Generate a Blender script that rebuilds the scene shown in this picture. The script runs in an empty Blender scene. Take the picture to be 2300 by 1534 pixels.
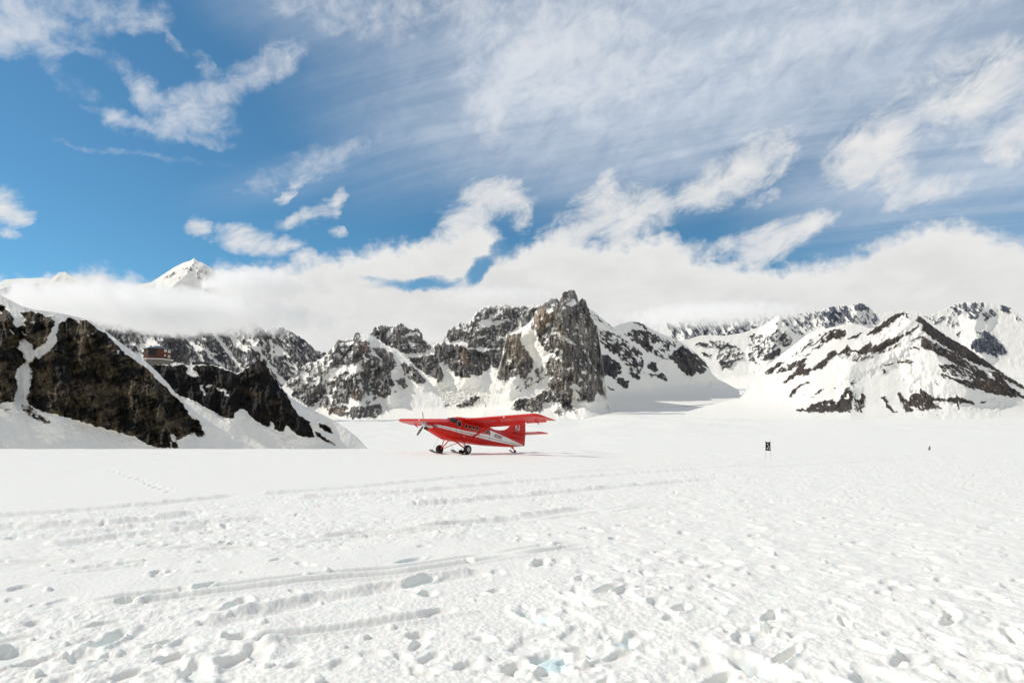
import bpy, bmesh, math, random
import numpy as np
from mathutils import Vector, Matrix

# ------------------------------------------------------------------ basics
F = 1533.0            # focal length in photo pixels (24 mm on a 36 mm sensor)
CH = 1.65             # eye height
HZ = 978.0            # photo row of the true horizon
PITCH = math.atan((HZ - 767.0) / F)
CP, SP = math.cos(PITCH), math.sin(PITCH)
SUN_AZ, SUN_EL = math.radians(-86.0), math.radians(38.0)   # azimuth from +Y towards +X

SKY_STR, SKY_MUL, SUN_STR, EXPO, CLOUDS = 0.1, (0.64, 1.14, 1.22), 3.3, -0.11, True

scene = bpy.context.scene
C = scene.collection

def ray(x, y):
    """photo pixel -> direction scaled so that its Y component is 1 (numpy arrays allowed)"""
    a = (np.asarray(x, float) - 1150.0) / F
    b = (767.0 - np.asarray(y, float)) / F
    yy = CP - b * SP
    return a / yy, (SP + b * CP) / yy

def at(x, y, D):
    dx, dz = ray(x, y)
    return Vector((float(dx) * D, D, CH + float(dz) * D))

# ------------------------------------------------------------------ noise
_r = np.random.default_rng(7)
_ang = _r.random(256) * 2 * np.pi
_GX, _GY = np.cos(_ang).astype(np.float32), np.sin(_ang).astype(np.float32)
_PM = np.concatenate([_r.permutation(256)] * 2).astype(np.int32)

def perlin(x, y, seed=0):
    x = np.asarray(x, np.float32) + np.float32(seed * 17.13 + 100.5)
    y = np.asarray(y, np.float32) + np.float32(seed * 31.71 + 100.5)
    xf = np.floor(x); yf = np.floor(y)
    xi = xf.astype(np.int32) & 255; yi = yf.astype(np.int32) & 255
    fx = x - xf; fy = y - yf
    u = fx * fx * fx * (fx * (fx * 6 - 15) + 10)
    v = fy * fy * fy * (fy * (fy * 6 - 15) + 10)
    x1 = (xi + 1) & 255; y1 = (yi + 1) & 255
    h00 = _PM[_PM[xi] + yi]; h10 = _PM[_PM[x1] + yi]
    h01 = _PM[_PM[xi] + y1]; h11 = _PM[_PM[x1] + y1]
    a = _GX[h00] * fx + _GY[h00] * fy
    b = _GX[h10] * (fx - 1) + _GY[h10] * fy
    c = _GX[h01] * fx + _GY[h01] * (fy - 1)
    d = _GX[h11] * (fx - 1) + _GY[h11] * (fy - 1)
    return 1.5 * ((a + (b - a) * u) * (1 - v) + (c + (d - c) * u) * v)

def fbm(x, y, oct=4, seed=0, gain=0.5, lac=2.03):
    s = 0; a = 1.0; t = 0
    for k in range(oct):
        s = s + a * perlin(x, y, seed + k * 3); t += a
        x = x * lac; y = y * lac; a *= gain
    return s / t

def ridged(x, y, oct=4, seed=0, gain=0.5, lac=2.1):
    s = 0; a = 1.0; t = 0
    for k in range(oct):
        n = 1 - np.abs(perlin(x, y, seed + k * 5)) * 1.6
        s = s + a * n; t += a
        x = x * lac; y = y * lac; a *= gain
    return s / t

def sstep(a, b, x):
    t = np.clip((np.asarray(x, float) - a) / (b - a), 0, 1)
    return t * t * (3 - 2 * t)

# ------------------------------------------------------------------ object helpers
def link(o, parent=None):
    C.objects.link(o)
    if parent is not None: o.parent = parent
    return o

def tag(o, label=None, cat=None, group=None, kind=None):
    if label: o['label'] = label
    if cat: o['category'] = cat
    if group: o['group'] = group
    if kind: o['kind'] = kind
    return o

def empty(name, loc, rot=(0, 0, 0)):
    o = bpy.data.objects.new(name, None); o.location = loc; o.rotation_euler = rot
    return link(o)

def grid_mesh(name, P, attrs=None, mat=None, smooth=True, wrap=False):
    """P: (rows, cols, 3)"""
    R, K = P.shape[:2]
    idx = np.arange(R * K, dtype=np.int32).reshape(R, K)
    if wrap: idx = np.concatenate([idx, idx[:, :1]], 1)
    q = np.stack([idx[:-1, :-1], idx[1:, :-1], idx[1:, 1:], idx[:-1, 1:]], -1).reshape(-1, 4)
    me = bpy.data.meshes.new(name)
    me.vertices.add(R * K); me.vertices.foreach_set('co', P.astype(np.float32).ravel())
    n = len(q)
    me.loops.add(n * 4); me.loops.foreach_set('vertex_index', q.ravel())
    me.polygons.add(n)
    me.polygons.foreach_set('loop_start', np.arange(0, n * 4, 4, dtype=np.int32))
    me.update(calc_edges=True)
    if smooth: me.polygons.foreach_set('use_smooth', np.ones(n, dtype=bool))
    for k, v in (attrs or {}).items():
        if v.ndim == 2:
            a = me.attributes.new(k, 'FLOAT', 'POINT'); a.data.foreach_set('value', v.astype(np.float32).ravel())
        else:
            a = me.attributes.new(k, 'FLOAT_COLOR', 'POINT')
            rgba = np.concatenate([v, np.ones(v.shape[:2] + (1,))], -1)
            a.data.foreach_set('color', rgba.astype(np.float32).ravel())
    if mat: me.materials.append(mat)
    return bpy.data.objects.new(name, me)

# ------------------------------------------------------------------ materials
def new_mat(name):
    m = bpy.data.materials.new(name); m.use_nodes = True
    nt = m.node_tree
    return m, nt, nt.nodes['Principled BSDF'], nt.nodes['Material Output']

def simple(name, col, rough=0.5, metal=0.0, coat=0.0, bump=0.0, scale=20, var=0.0, spec=0.5):
    m, nt, b, out = new_mat(name)
    b.inputs['Base Color'].default_value = (*col, 1)
    b.inputs['Roughness'].default_value = rough
    b.inputs['Metallic'].default_value = metal
    b.inputs['Coat Weight'].default_value = coat
    b.inputs['Specular IOR Level'].default_value = spec
    tc = nt.nodes.new('ShaderNodeTexCoord')
    n = nt.nodes.new('ShaderNodeTexNoise'); n.inputs['Scale'].default_value = scale; n.inputs['Detail'].default_value = 5
    nt.links.new(tc.outputs['Object'], n.inputs['Vector'])
    if var > 0:
        mx = nt.nodes.new('ShaderNodeMix'); mx.data_type = 'RGBA'
        mx.inputs['A'].default_value = (*[c * (1 - var) for c in col], 1)
        mx.inputs['B'].default_value = (*[min(1, c * (1 + var)) for c in col], 1)
        nt.links.new(n.outputs['Fac'], mx.inputs['Factor'])
        nt.links.new(mx.outputs['Result'], b.inputs['Base Color'])
    if bump > 0:
        bp = nt.nodes.new('ShaderNodeBump'); bp.inputs['Strength'].default_value = bump; bp.inputs['Distance'].default_value = 0.01
        nt.links.new(n.outputs['Fac'], bp.inputs['Height']); nt.links.new(bp.outputs['Normal'], b.inputs['Normal'])
    return m

def terrain_mat(name, snow, snow_rough=0.75, bump_scale=0.0, bump_dist=0.0):
    m, nt, b, out = new_mat(name)
    ar = nt.nodes.new('ShaderNodeAttribute'); ar.attribute_name = 'rock'
    ac = nt.nodes.new('ShaderNodeAttribute'); ac.attribute_name = 'rcol'
    mx = nt.nodes.new('ShaderNodeMix'); mx.data_type = 'RGBA'
    mx.inputs['A'].default_value = (*snow, 1)
    nt.links.new(ar.outputs['Fac'], mx.inputs['Factor'])
    nt.links.new(ac.outputs['Color'], mx.inputs['B'])
    nt.links.new(mx.outputs['Result'], b.inputs['Base Color'])
    b.inputs['Roughness'].default_value = snow_rough
    b.inputs['Specular IOR Level'].default_value = 0.15
    if bump_scale:
        tc = nt.nodes.new('ShaderNodeTexCoord')
        n = nt.nodes.new('ShaderNodeTexNoise'); n.inputs['Scale'].default_value = bump_scale; n.inputs['Detail'].default_value = 6
        nt.links.new(tc.outputs['Object'], n.inputs['Vector'])
        bp = nt.nodes.new('ShaderNodeBump'); bp.inputs['Strength'].default_value = 0.7; bp.inputs['Distance'].default_value = bump_dist
        nt.links.new(n.outputs['Fac'], bp.inputs['Height']); nt.links.new(bp.outputs['Normal'], b.inputs['Normal'])
    return m

SNOW = (0.91, 0.89, 0.835)
M_mtn = terrain_mat('snow_and_granite', SNOW)
M_hill = terrain_mat('snow_and_dark_rock', SNOW, bump_scale=0.9, bump_dist=0.25)

# ------------------------------------------------------------------ relief mountains
def Z(scale, ox, oy, *pts):
    return [(ox + x / scale, oy + y / scale) for x, y in pts]

def poly_mask(gx, gy, poly):
    """even-odd fill on sample coordinates"""
    inside = np.zeros(gx.shape, bool)
    n = len(poly)
    xs = [p[0] for p in poly]; ys = [p[1] for p in poly]
    sel = (gx >= min(xs)) & (gx <= max(xs)) & (gy >= min(ys)) & (gy <= max(ys))
    px, py = gx[sel], gy[sel]
    ins = np.zeros(px.shape, bool)
    for i in range(n):
        x1, y1 = poly[i]; x2, y2 = poly[(i + 1) % n]
        if y1 == y2: continue
        c = ((y1 > py) != (y2 > py)) & (px < (x2 - x1) * (py - y1) / (y2 - y1) + x1)
        ins ^= c
    inside[sel] = ins
    return inside

def seg_dist(gx, gy, pts):
    """distance to a polyline and the parameter 0..1 along it"""
    best = np.full(gx.shape, 1e9); par = np.zeros(gx.shape); n = len(pts) - 1
    for i in range(n):
        x1, y1 = pts[i]; x2, y2 = pts[i + 1]
        dx, dy = x2 - x1, y2 - y1
        t = np.clip(((gx - x1) * dx + (gy - y1) * dy) / (dx * dx + dy * dy + 1e-9), 0, 1)
        d = np.hypot(gx - x1 - t * dx, gy - y1 - t * dy)
        m = d < best
        best = np.where(m, d, best); par = np.where(m, (i + t) / n, par)
    return best, par

def blur2(a, n):
    k = 2 * n + 1
    for ax in (0, 1):
        p = np.pad(a, [(n + 1, n) if i == ax else (0, 0) for i in (0, 1)], mode='edge')
        c = np.cumsum(p, ax)
        a = (c[k:, :] - c[:-k, :]) / k if ax == 0 else (c[:, k:] - c[:, :-k]) / k
    return a

def relief(name, sky, foot, D0, cot, zones, step=1.3, skirt=22, warp=3.0, wl=11.0, amp=1.25, jag=1.6, spurs=(), rock_rel=11.0, rel_wl=26.0, snow_rel=0.7,
           cols=((0.29, 0.268, 0.245), (0.06, 0.062, 0.07)), streak=(0.35, 0.05), mat=None, seed=0, back=True, dscale=1.0, tones=(), edge=0.12, thr=0.5, big=0.0, apron=0.05, apx=30.0, pillar=4.0, ice=(), cmid=0.45, ledge=4.0, gully=1.0, stretch=2.6, cbig=0.6, strata=0.0):
    """A mountainside: `sky` its crest line, `foot` its base line (traced), D0 the distance of the base, cot how far it leans back.
    zones: (polygon, rock coverage, angle of its streaks)."""
    x0, x1 = max(sky[0][0], foot[0][0]), min(sky[-1][0], foot[-1][0])
    nx = int((x1 - x0) / step) + 1
    X = np.linspace(x0, x1, nx)
    top = np.interp(X, [p[0] for p in sky], [p[1] for p in sky])
    bot = np.interp(X, [p[0] for p in foot], [p[1] for p in foot]) + skirt
    top = np.minimum(top, bot - 2)
    ny = int((bot - top).max() / step) + 2
    t = np.linspace(0, 1, ny)[:, None]
    gx = np.repeat(X[None], ny, 0)
    gy = top[None] * (1 - t) + bot[None] * t
    # --- raw form of the rock: buttresses, pillars, ledges
    u = gx + 10 * fbm(gx / 40, gy / 40, 2, seed + 41); v = gy
    Rr = rock_rel * (ridged(u / rel_wl, v / (rel_wl * 2.2), 5, seed + 51, 0.55) - 0.5) * 2
    Rp = pillar * (ridged((gx + 5 * fbm(gx / 25, gy / 25, 2, seed + 43)) / 8.5, gy / 42, 4, seed + 57, 0.6) - 0.5) * 2
    Rl = ledge * fbm(gx / 30 + 2 * fbm(gx / 50, gy / 50, 2, seed + 46), (gy + 0.25 * gx) / 7.5, 4, seed + 48, 0.6)
    Rall = Rr + Rp + Rl
    hp = Rall - blur2(Rall, 7)
    shelf = np.gradient(blur2(Rall, 1), axis=0) / step
    follow = np.clip(0.045 * hp - 0.16 * shelf, -0.6, 0.6) * gully
    # --- rock cover
    wx = gx + warp * fbm(gx / 9, gy / 9, 3, seed + 11) * 2.0
    wy = gy + warp * fbm(gx / 9, gy / 9, 3, seed + 23) * 2.0
    cov = np.zeros(gx.shape); ang = np.zeros(gx.shape)
    for z in zones:
        m = poly_mask(wx, wy, z[0])
        cov[m] = z[1]
        if len(z) > 2: ang[m] = z[2]
    covb = blur2(cov, 1)
    nz = np.zeros(gx.shape)
    for a in sorted({z[2] for z in zones if len(z) > 2} | {0}):
        ca, sa = math.cos(math.radians(a)), math.sin(math.radians(a))
        u = gx * ca + gy * sa; v = -gx * sa + gy * ca
        f = 0.55 * fbm(u / (wl * stretch), v / wl, 4, seed + 31 + int(a), 0.62) + 0.5 * (0.35 - np.abs(perlin(u / (wl * 0.65 * stretch), v / (wl * 0.62), seed + 5)))
        nz = np.where(np.abs(ang - a) < 0.5, f, nz)
    rockv = covb + (amp * nz + follow) * np.clip(covb * 3, 0, 1)
    rock = sstep(thr - edge, thr + edge, rockv)
    # --- relief in pixel units (towards the viewer positive)
    rk = blur2(rock, 3)
    R = (Rr + Rl) * (0.10 + 0.90 * rk) + Rp * rock
    R += snow_rel * (fbm(gx / 22, gy / 13, 3, seed + 61) + 0.35 * fbm(gx / 6, gy / 5, 2, seed + 63)) * (1 - rock)
    R += 1.3 * rock * fbm(gx / 3.2, gy / 5.0, 2, seed + 71)
    R += 1.0 * rock
    for pts, h in ice:
        mi = blur2(poly_mask(wx, wy, pts).astype(float), 6)
        R += h * mi * (ridged(gx / 13 + 0.4 * fbm(gx / 30, gy / 30, 2, seed + 7), gy / 6.5, 4, seed + 65, 0.6) - 0.5) * 2
    if big: R += big * fbm(gx / 90, gy / 120, 3, seed + 77)
    for pts, h, w in spurs:
        d, par = seg_dist(gx, gy, pts)
        d = d * (1 + 0.35 * fbm(gx / 22, gy / 22, 3, seed + 81))
        R += h * np.clip(1 - d / w, 0, 1) ** 1.0 * sstep(-0.05, 0.15, par)
    hpx = bot[None] - gy
    D0x = np.interp(X, [p[0] for p in D0], [p[1] for p in D0]) if isinstance(D0, (list, tuple)) else np.full(nx, float(D0))
    kk = max(3, int(60 / step)); D0x = np.convolve(np.pad(D0x, kk, mode='edge'), np.ones(2 * kk + 1) / (2 * kk + 1), 'valid')
    D = D0x[None] * np.exp(np.clip(hpx - skirt, -60, None) * cot / F)
    D = D * (1 - apron * np.clip(1 - (hpx - skirt) / apx, 0, 2) ** 2)
    fade = np.clip(t / 0.06, 0, 1) * np.clip((1 - t) / 0.05, 0, 1)
    D = D * (1 - R * dscale * (0.25 + 0.75 * fade) / F)
    # crest jaggedness (rock crests only)
    jg = jag * (0.25 + 0.75 * blur2(rock, 2)[min(6, ny - 1)][None]) * (fbm(X / 7, X * 0 + seed, 4, seed + 91, 0.6) * 3.2)[None]
    yy = gy + jg * np.clip(1 - t * 6, 0, 1)
    dx, dz = ray(gx, yy)
    P = np.stack([dx * D, D, CH + dz * D], -1)
    # --- colours
    ca = np.array(cols[0]); cb = np.array(cols[1])
    s = cmid + 1.15 * fbm(gx * streak[0] + 1.5 * fbm(gx / 18, gy / 18, 2, seed + 103), gy * streak[1], 5, seed + 101, 0.65) + cbig * fbm(gx / 45, gy / 38, 3, seed + 111) + strata * fbm((gx - 0.35 * gy) / 70, (gy + 0.35 * gx) / 6.5, 4, seed + 117, 0.6)
    s = np.clip(s, 0, 1)[..., None]
    rc = ca * s + cb * (1 - s)
    for pts, col, a in tones:
        m = blur2(poly_mask(wx, wy, pts).astype(float), 5)[..., None] * a
        rc = rc * (1 - m) + np.array(col) * (0.6 + 0.8 * s) * m
    rc = rc * (1 + 0.5 * fbm(gx / 2.6, gy / 4, 2, seed + 121))[..., None]
    rc = np.clip(rc, 0.01, 1)
    at_rock = rock
    if back:
        # far side: falls away behind the crest down to below the base
        hh = (P[0, :, 2] - P[-1, :, 2])
        rows = []
        for k in (0.12, 0.4, 0.75, 1.05):
            q = P[0].copy()
            sc = 1 + k * hh * 1.1 / P[0, :, 1]
            q[:, 0] *= sc; q[:, 1] *= sc; q[:, 2] -= hh * k
            rows.append(q)
        P = np.concatenate([np.stack(rows[::-1]), P]); nb = len(rows)
        at_rock = np.concatenate([np.zeros((nb, nx)), rock]); rc = np.concatenate([np.repeat(rc[:1], nb, 0), rc])
    o = link(grid_mesh(name, P, {'rock': at_rock, 'rcol': rc}, mat or M_mtn))
    return tag(o, kind='structure'), (X, top, bot, D0x, cot, skirt)

r1 = lambda *p: Z(4.65, 0, 680, *p)
r2 = lambda *p: Z(4.95, 220, 700, *p)
r3 = lambda *p: Z(6.67, 500, 780, *p)
r4 = lambda *p: Z(4.51, 230, 700, *p)
r5 = lambda *p: Z(6.67, 630, 720, *p)
r6 = lambda *p: Z(5.68, 820, 670, *p)
t1 = lambda *p: Z(5.113, 1100, 640, *p)
t2 = lambda *p: Z(5.75, 1330, 690, *p)
t3 = lambda *p: Z(6.67, 1680, 670, *p)
t4 = lambda *p: Z(6.135, 1960, 660, *p)
t5 = lambda *p: Z(4.107, 1740, 820, *p)
t6 = lambda *p: Z(4.51, 0, 570, *p)

# --- near hill on the left -------------------------------------------------
HILLCOL = ((0.15, 0.115, 0.072), (0.008, 0.007, 0.006))
hill1_sky = [(-900, 120), (-600, 230), (-300, 400), (-150, 520), (-60, 610), (0, 662), (22, 674), (50, 688), (75, 695), (133, 703), (184, 714), (205, 722), (222, 733), (246, 750),
             (280, 777), (301, 791), (325, 810), (349, 831), (373, 857), (388, 876), (402, 891), (430, 915), (455, 937), (500, 965), (560, 1000), (640, 1040)]
rockA = r1((-2000, -300), (-300, -40), (0, 30), (35, 40), (100, 110), (150, 165), (135, 215), (185, 255), (270, 240), (240, 195), (275, 185), (205, 95), (330, 95), (440, 115), (470, 145), (590, 138),
           (520, 155), (575, 190), (570, 240), (500, 345), (490, 395), (430, 450), (350, 492), (340, 440), (260, 380), (220, 380), (185, 470), (230, 520), (270, 620), (180, 685),
           (160, 780), (185, 880), (150, 990), (140, 1030), (50, 1040), (0, 1065), (-300, 1150), (-2000, 1200))
rockB = (r1((690, 180), (630, 215), (600, 260), (585, 350), (585, 430), (500, 520), (410, 580), (350, 560), (345, 620), (290, 650), (330, 700), (330, 830), (280, 1000), (310, 1075), (420, 1130),
            (660, 1190), (800, 1225)) +
         r2((0, 1280), (200, 1330), (400, 1390), (540, 1460), (620, 1510), (900, 1512), (870, 1450), (880, 1420), (960, 1390), (1060, 1340), (1100, 1380), (1160, 1390), (1175, 1350),
            (1130, 1210), (1100, 1190), (1000, 1110), (940, 1020), (850, 940), (760, 840), (640, 740), (560, 640), (440, 560), (340, 490), (290, 470), (300, 455), (190, 350), (90, 240), (0, 195)) +
         r1((910, 180), (830, 180), (830, 212), (720, 160)))
hill1, H1 = relief('hill', hill1_sky, [(-900, 1045), (640, 1045)], [(-900, 100), (0, 122), (640, 150)], 0.75,
    [(rockA, 0.98), (rockB, 0.99),
     (r1((305, 195), (380, 188), (350, 214)), 0), (r1((85, 275), (105, 280), (155, 335), (120, 320)), 0), (r1((220, 300), (300, 352), (260, 345)), 0), (r1((0, 85), (30, 120), (0, 125)), 0),
     (r1((905, 345), (920, 318), (935, 355)), 0), (r1((955, 315), (985, 325), (970, 338)), 0), (r2((200, 440), (240, 430), (245, 475), (215, 475)), 0),
     (r2((990, 1120), (1010, 1115), (1095, 1190), (1050, 1180)), 0), (r2((920, 1255), (945, 1290), (935, 1320)), 0), (r2((800, 1360), (850, 1370), (870, 1420), (860, 1450), (820, 1430)), 0),
     (r2((800, 1440), (830, 1450), (820, 1510), (805, 1510)), 0), (r2((515, 735), (545, 760), (530, 765)), 0), (r2((585, 725), (610, 740), (595, 745)), 0),
     (r1((200, 1060), (300, 1070), (420, 1160), (530, 1250), (520, 1280), (400, 1230), (260, 1160)), 0.52, 35), (r1((0, 1085), (120, 1110), (110, 1140), (0, 1110)), 0.4, 10)],
    step=1.25, warp=2.2, wl=7, amp=0.75, jag=1.3, rock_rel=36, rel_wl=80, snow_rel=0.4, pillar=3.0, ledge=3.5, gully=0.25, cols=HILLCOL, streak=(0.11, 0.06), mat=M_hill, seed=3, cmid=0.27, cbig=1.3, strata=0.7, skirt=4, big=10, apron=0,
    spurs=[(r1((700, 200), (650, 700), (560, 1180)), 26, 60), (r2((120, 260), (380, 700), (500, 1380)), 22, 55), (r2((600, 760), (760, 1100), (800, 1400)), 16, 40),
           (r1((60, 60), (60, 500), (40, 1000)), 24, 45), (r1((420, 140), (400, 440)), 14, 30), (r1((250, 600), (250, 1000)), -16, 28)],
    tones=[(r2((0, 860), (90, 880), (130, 1000), (0, 1080), (-60, 1050)), (0.15, 0.12, 0.085), 0.7), (r1((600, 260), (680, 260), (640, 420), (590, 400)), (0.13, 0.11, 0.075), 0.6),
           (r1((540, 1110), (660, 1150), (640, 1190), (540, 1150)), (0.14, 0.10, 0.055), 0.7), (r2((560, 1100), (700, 1150), (720, 1350), (580, 1300)), (0.10, 0.085, 0.06), 0.5)])

# --- second hill with the hut ---------------------------------------------
hill2_sky = ([(300, 860), (330, 830)] + r2((620, 590), (800, 590), (870, 562), (960, 588), (1000, 598), (1080, 592), (1240, 588), (1350, 610)) +
             r3((0, 300), (90, 335), (200, 390), (270, 378), (360, 298), (500, 228), (510, 195), (600, 200), (650, 240), (690, 320), (720, 410), (800, 480), (870, 590), (920, 640),
                (1000, 735), (1200, 868), (1300, 908), (1500, 1008), (1700, 1115), (1850, 1215), (2000, 1330), (2160, 1500), (2300, 1640)))
rockC = (r2((600, 590), (700, 590), (800, 590), (830, 620), (880, 585), (960, 592), (1000, 640), (980, 680), (1060, 730), (1135, 715), (1110, 680), (1040, 640), (1080, 602), (1240, 592), (1350, 618)) +
         r3((0, 335), (100, 352), (220, 402), (270, 387), (510, 195), (600, 200), (650, 240), (690, 320), (720, 410), (800, 480), (870, 600), (940, 680), (1000, 780), (1060, 900), (1140, 1010),
            (1310, 1130), (1370, 1350), (1280, 1350), (1140, 1325), (1060, 1260), (960, 1170), (920, 1230), (930, 1240), (860, 1270), (770, 1220), (780, 1180), (730, 1110), (690, 1200), (600, 1160),
            (500, 1100), (430, 1050), (370, 960), (270, 910), (170, 990), (160, 1070), (0, 1040)) +
         r2((1400, 1180), (1300, 1120), (1240, 1090), (1050, 980), (960, 950), (890, 930), (830, 870), (760, 780), (640, 650), (560, 590)))
hill2, H2 = relief('hill', hill2_sky, [(300, 1045), (860, 1045)], [(300, 182), (560, 190), (860, 205)], 0.72,
    [(rockC, 0.99), (r2((1130, 820), (1170, 815), (1160, 860), (1200, 890), (1190, 940), (1170, 930), (1175, 890), (1140, 860)), 0), (r2((1190, 835), (1230, 808), (1270, 815), (1260, 835), (1205, 840)), 0),
     (r2((1310, 835), (1350, 850), (1440, 870), (1420, 900), (1470, 945), (1410, 930), (1400, 890), (1330, 875)), 0), (r2((1310, 680), (1325, 690), (1315, 700)), 0),
     (r3((1435, 1130), (1500, 1160), (1530, 1150), (1600, 1200), (1665, 1300), (1560, 1270), (1460, 1200)), 0.98),
     (r3((1370, 1230), (1450, 1280), (1560, 1370), (1720, 1470), (1660, 1460), (1520, 1400), (1400, 1330)), 0.6, 35)],
    step=1.25, warp=2.0, wl=7, amp=0.7, jag=1.2, rock_rel=18, rel_wl=60, snow_rel=0.4, pillar=2.5, ledge=3.0, gully=0.25, cbig=1.2, strata=0.6, cmid=0.26, cols=((0.026, 0.019, 0.012), (0.004, 0.004, 0.0038)), streak=(0.13, 0.06), mat=M_hill, seed=9, skirt=4, big=8, apron=0,
    spurs=[(r3((550, 220), (760, 760), (1200, 1250)), 22, 60), (r3((100, 380), (150, 900)), 12, 40)],
    tones=[(r3((60, 490), (260, 600), (560, 720), (900, 890), (980, 960), (800, 860), (500, 740), (240, 600)), (0.11, 0.07, 0.035), 0.7)])

# --- far granite range -----------------------------------------------------
# peak far behind
peak, _ = relief('mountain', [(-300, 660)] + t6((-500, 330), (0, 290), (60, 260), (200, 250), (300, 250), (420, 245), (520, 260), (600, 190), (660, 185), (720, 230), (900, 300), (1300, 330), (1530, 290),
    (1640, 220), (1760, 140), (1860, 90), (1930, 70), (1965, 45), (2010, 80), (2050, 90), (2150, 150), (2250, 260), (2400, 370), (2560, 560), (2700, 760)), [(-300, 760), (640, 760)], 13500, 0.8,
    [(t6((1640, 240), (1750, 165), (1780, 200), (1700, 250)), 0.30, -30), (t6((1860, 150), (1990, 100), (2010, 160), (1900, 190)), 0.40, 60), (t6((1980, 200), (2060, 150), (2130, 180), (2060, 260), (2010, 260)), 0.46, 60),
     (t6((1740, 260), (1860, 190), (1820, 260)), 0.4, -30), (t6((-300, 330), (0, 350), (120, 325), (110, 410), (0, 420), (-300, 440)), 0.75), (t6((190, 350), (360, 300), (420, 320), (300, 350)), 0.5, -20)],
    step=1.1, cols=((0.34, 0.31, 0.31), (0.2, 0.19, 0.2)), seed=14, rock_rel=6, rel_wl=20, snow_rel=2.0, jag=0.7, wl=6, skirt=0, apron=0, big=8,
    spurs=[(t6((1965, 45), (1900, 200), (1750, 330)), 26, 40), (t6((2050, 90), (2090, 300)), 14, 26)])

# back-left ridge, its crest in cloud
bl, _ = relief('mountain', [(60, 700), (140, 690), (230, 690), (290, 700)] + r4((290, 70), (340, 110), (420, 130), (640, 60), (900, 60), (1200, 40), (1400, 90), (1560, 125), (1600, 150), (1660, 200), (1700, 160), (1830, 158),
    (1900, 200), (1960, 230), (2040, 280), (2120, 350), (2180, 430), (2215, 480), (2260, 540), (2400, 640)), [(60, 900), (780, 900)], 4200, 0.62,
    [(r4((-800, -50), (2300, -50), (2300, 900), (-800, 900)), 0.70, 52)] +
    [(r4(*p), c, 52) for p, c in [
        (((0, 0), (700, 0), (700, 330), (400, 420), (200, 250), (0, 160)), 0.60),
        (((1280, 200), (1500, 160), (1640, 380), (1480, 400), (1330, 300)), 0.42), (((1690, 180), (1880, 180), (1900, 330), (1750, 420), (1710, 330)), 0.55), (((500, 250), (580, 340), (480, 360), (400, 260)), 0.15),
        (((600, 190), (840, 200), (860, 430), (700, 500), (620, 330)), 0.93)]] +
    [(r4(*p), 0) for p in [
        ((720, 170), (760, 180), (900, 330), (1010, 360), (1170, 440), (1140, 450), (1000, 385), (880, 320)), ((870, 300), (910, 280), (960, 400), (1035, 505), (1010, 505), (930, 380)),
        ((1100, 190), (1140, 210), (1290, 400), (1430, 590), (1395, 590), (1270, 420), (1130, 250)), ((1290, 250), (1330, 250), (1480, 380), (1440, 400), (1330, 340)),
        ((1440, 250), (1520, 290), (1640, 440), (1860, 720), (1820, 740), (1680, 540), (1560, 390)), ((1690, 270), (1715, 290), (1735, 520), (1715, 520)), ((1740, 330), (1790, 350), (1880, 430), (1790, 450), (1740, 450)),
        ((1870, 430), (1890, 440), (1990, 600), (1960, 590)), ((1080, 430), (1250, 570), (1220, 570), (1060, 450)), ((2050, 380), (2065, 390), (2085, 500), (2060, 470)), ((1840, 480), (1960, 570), (1950, 580), (1840, 500)),
        ((380, 330), (480, 300), (500, 340), (400, 420)), ((330, 400), (420, 430), (440, 520), (360, 470)), ((430, 230), (560, 330), (580, 350), (470, 300)), ((260, 320), (340, 300), (350, 350), (280, 340))]],
    step=1.2, cols=((0.25, 0.235, 0.228), (0.055, 0.062, 0.078)), streak=(0.3, 0.045), seed=20, pillar=6, rock_rel=14, rel_wl=24, jag=1.8, wl=6.5, amp=1.35, warp=2.4,
    spurs=[(r4((1700, 160), (1500, 420), (1560, 700)), 22, 40), (r4((1100, 120), (1000, 350), (1050, 600)), 20, 36), (r4((700, 150), (600, 300), (560, 480)), 20, 36), (r4((1900, 200), (1950, 420), (2050, 560)), 16, 30)])
small_back, _ = relief('mountain', [(690, 800), (705, 784), (716, 788), (726, 791), (732, 794), (745, 806), (770, 830)], [(690, 870), (770, 870)], 5200, 0.8,
    [(Z(1, 0, 0, (690, 780), (770, 780), (770, 870), (690, 870)), 0.5, 60)], step=1.2, seed=22, wl=5, skirt=0)

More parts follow.
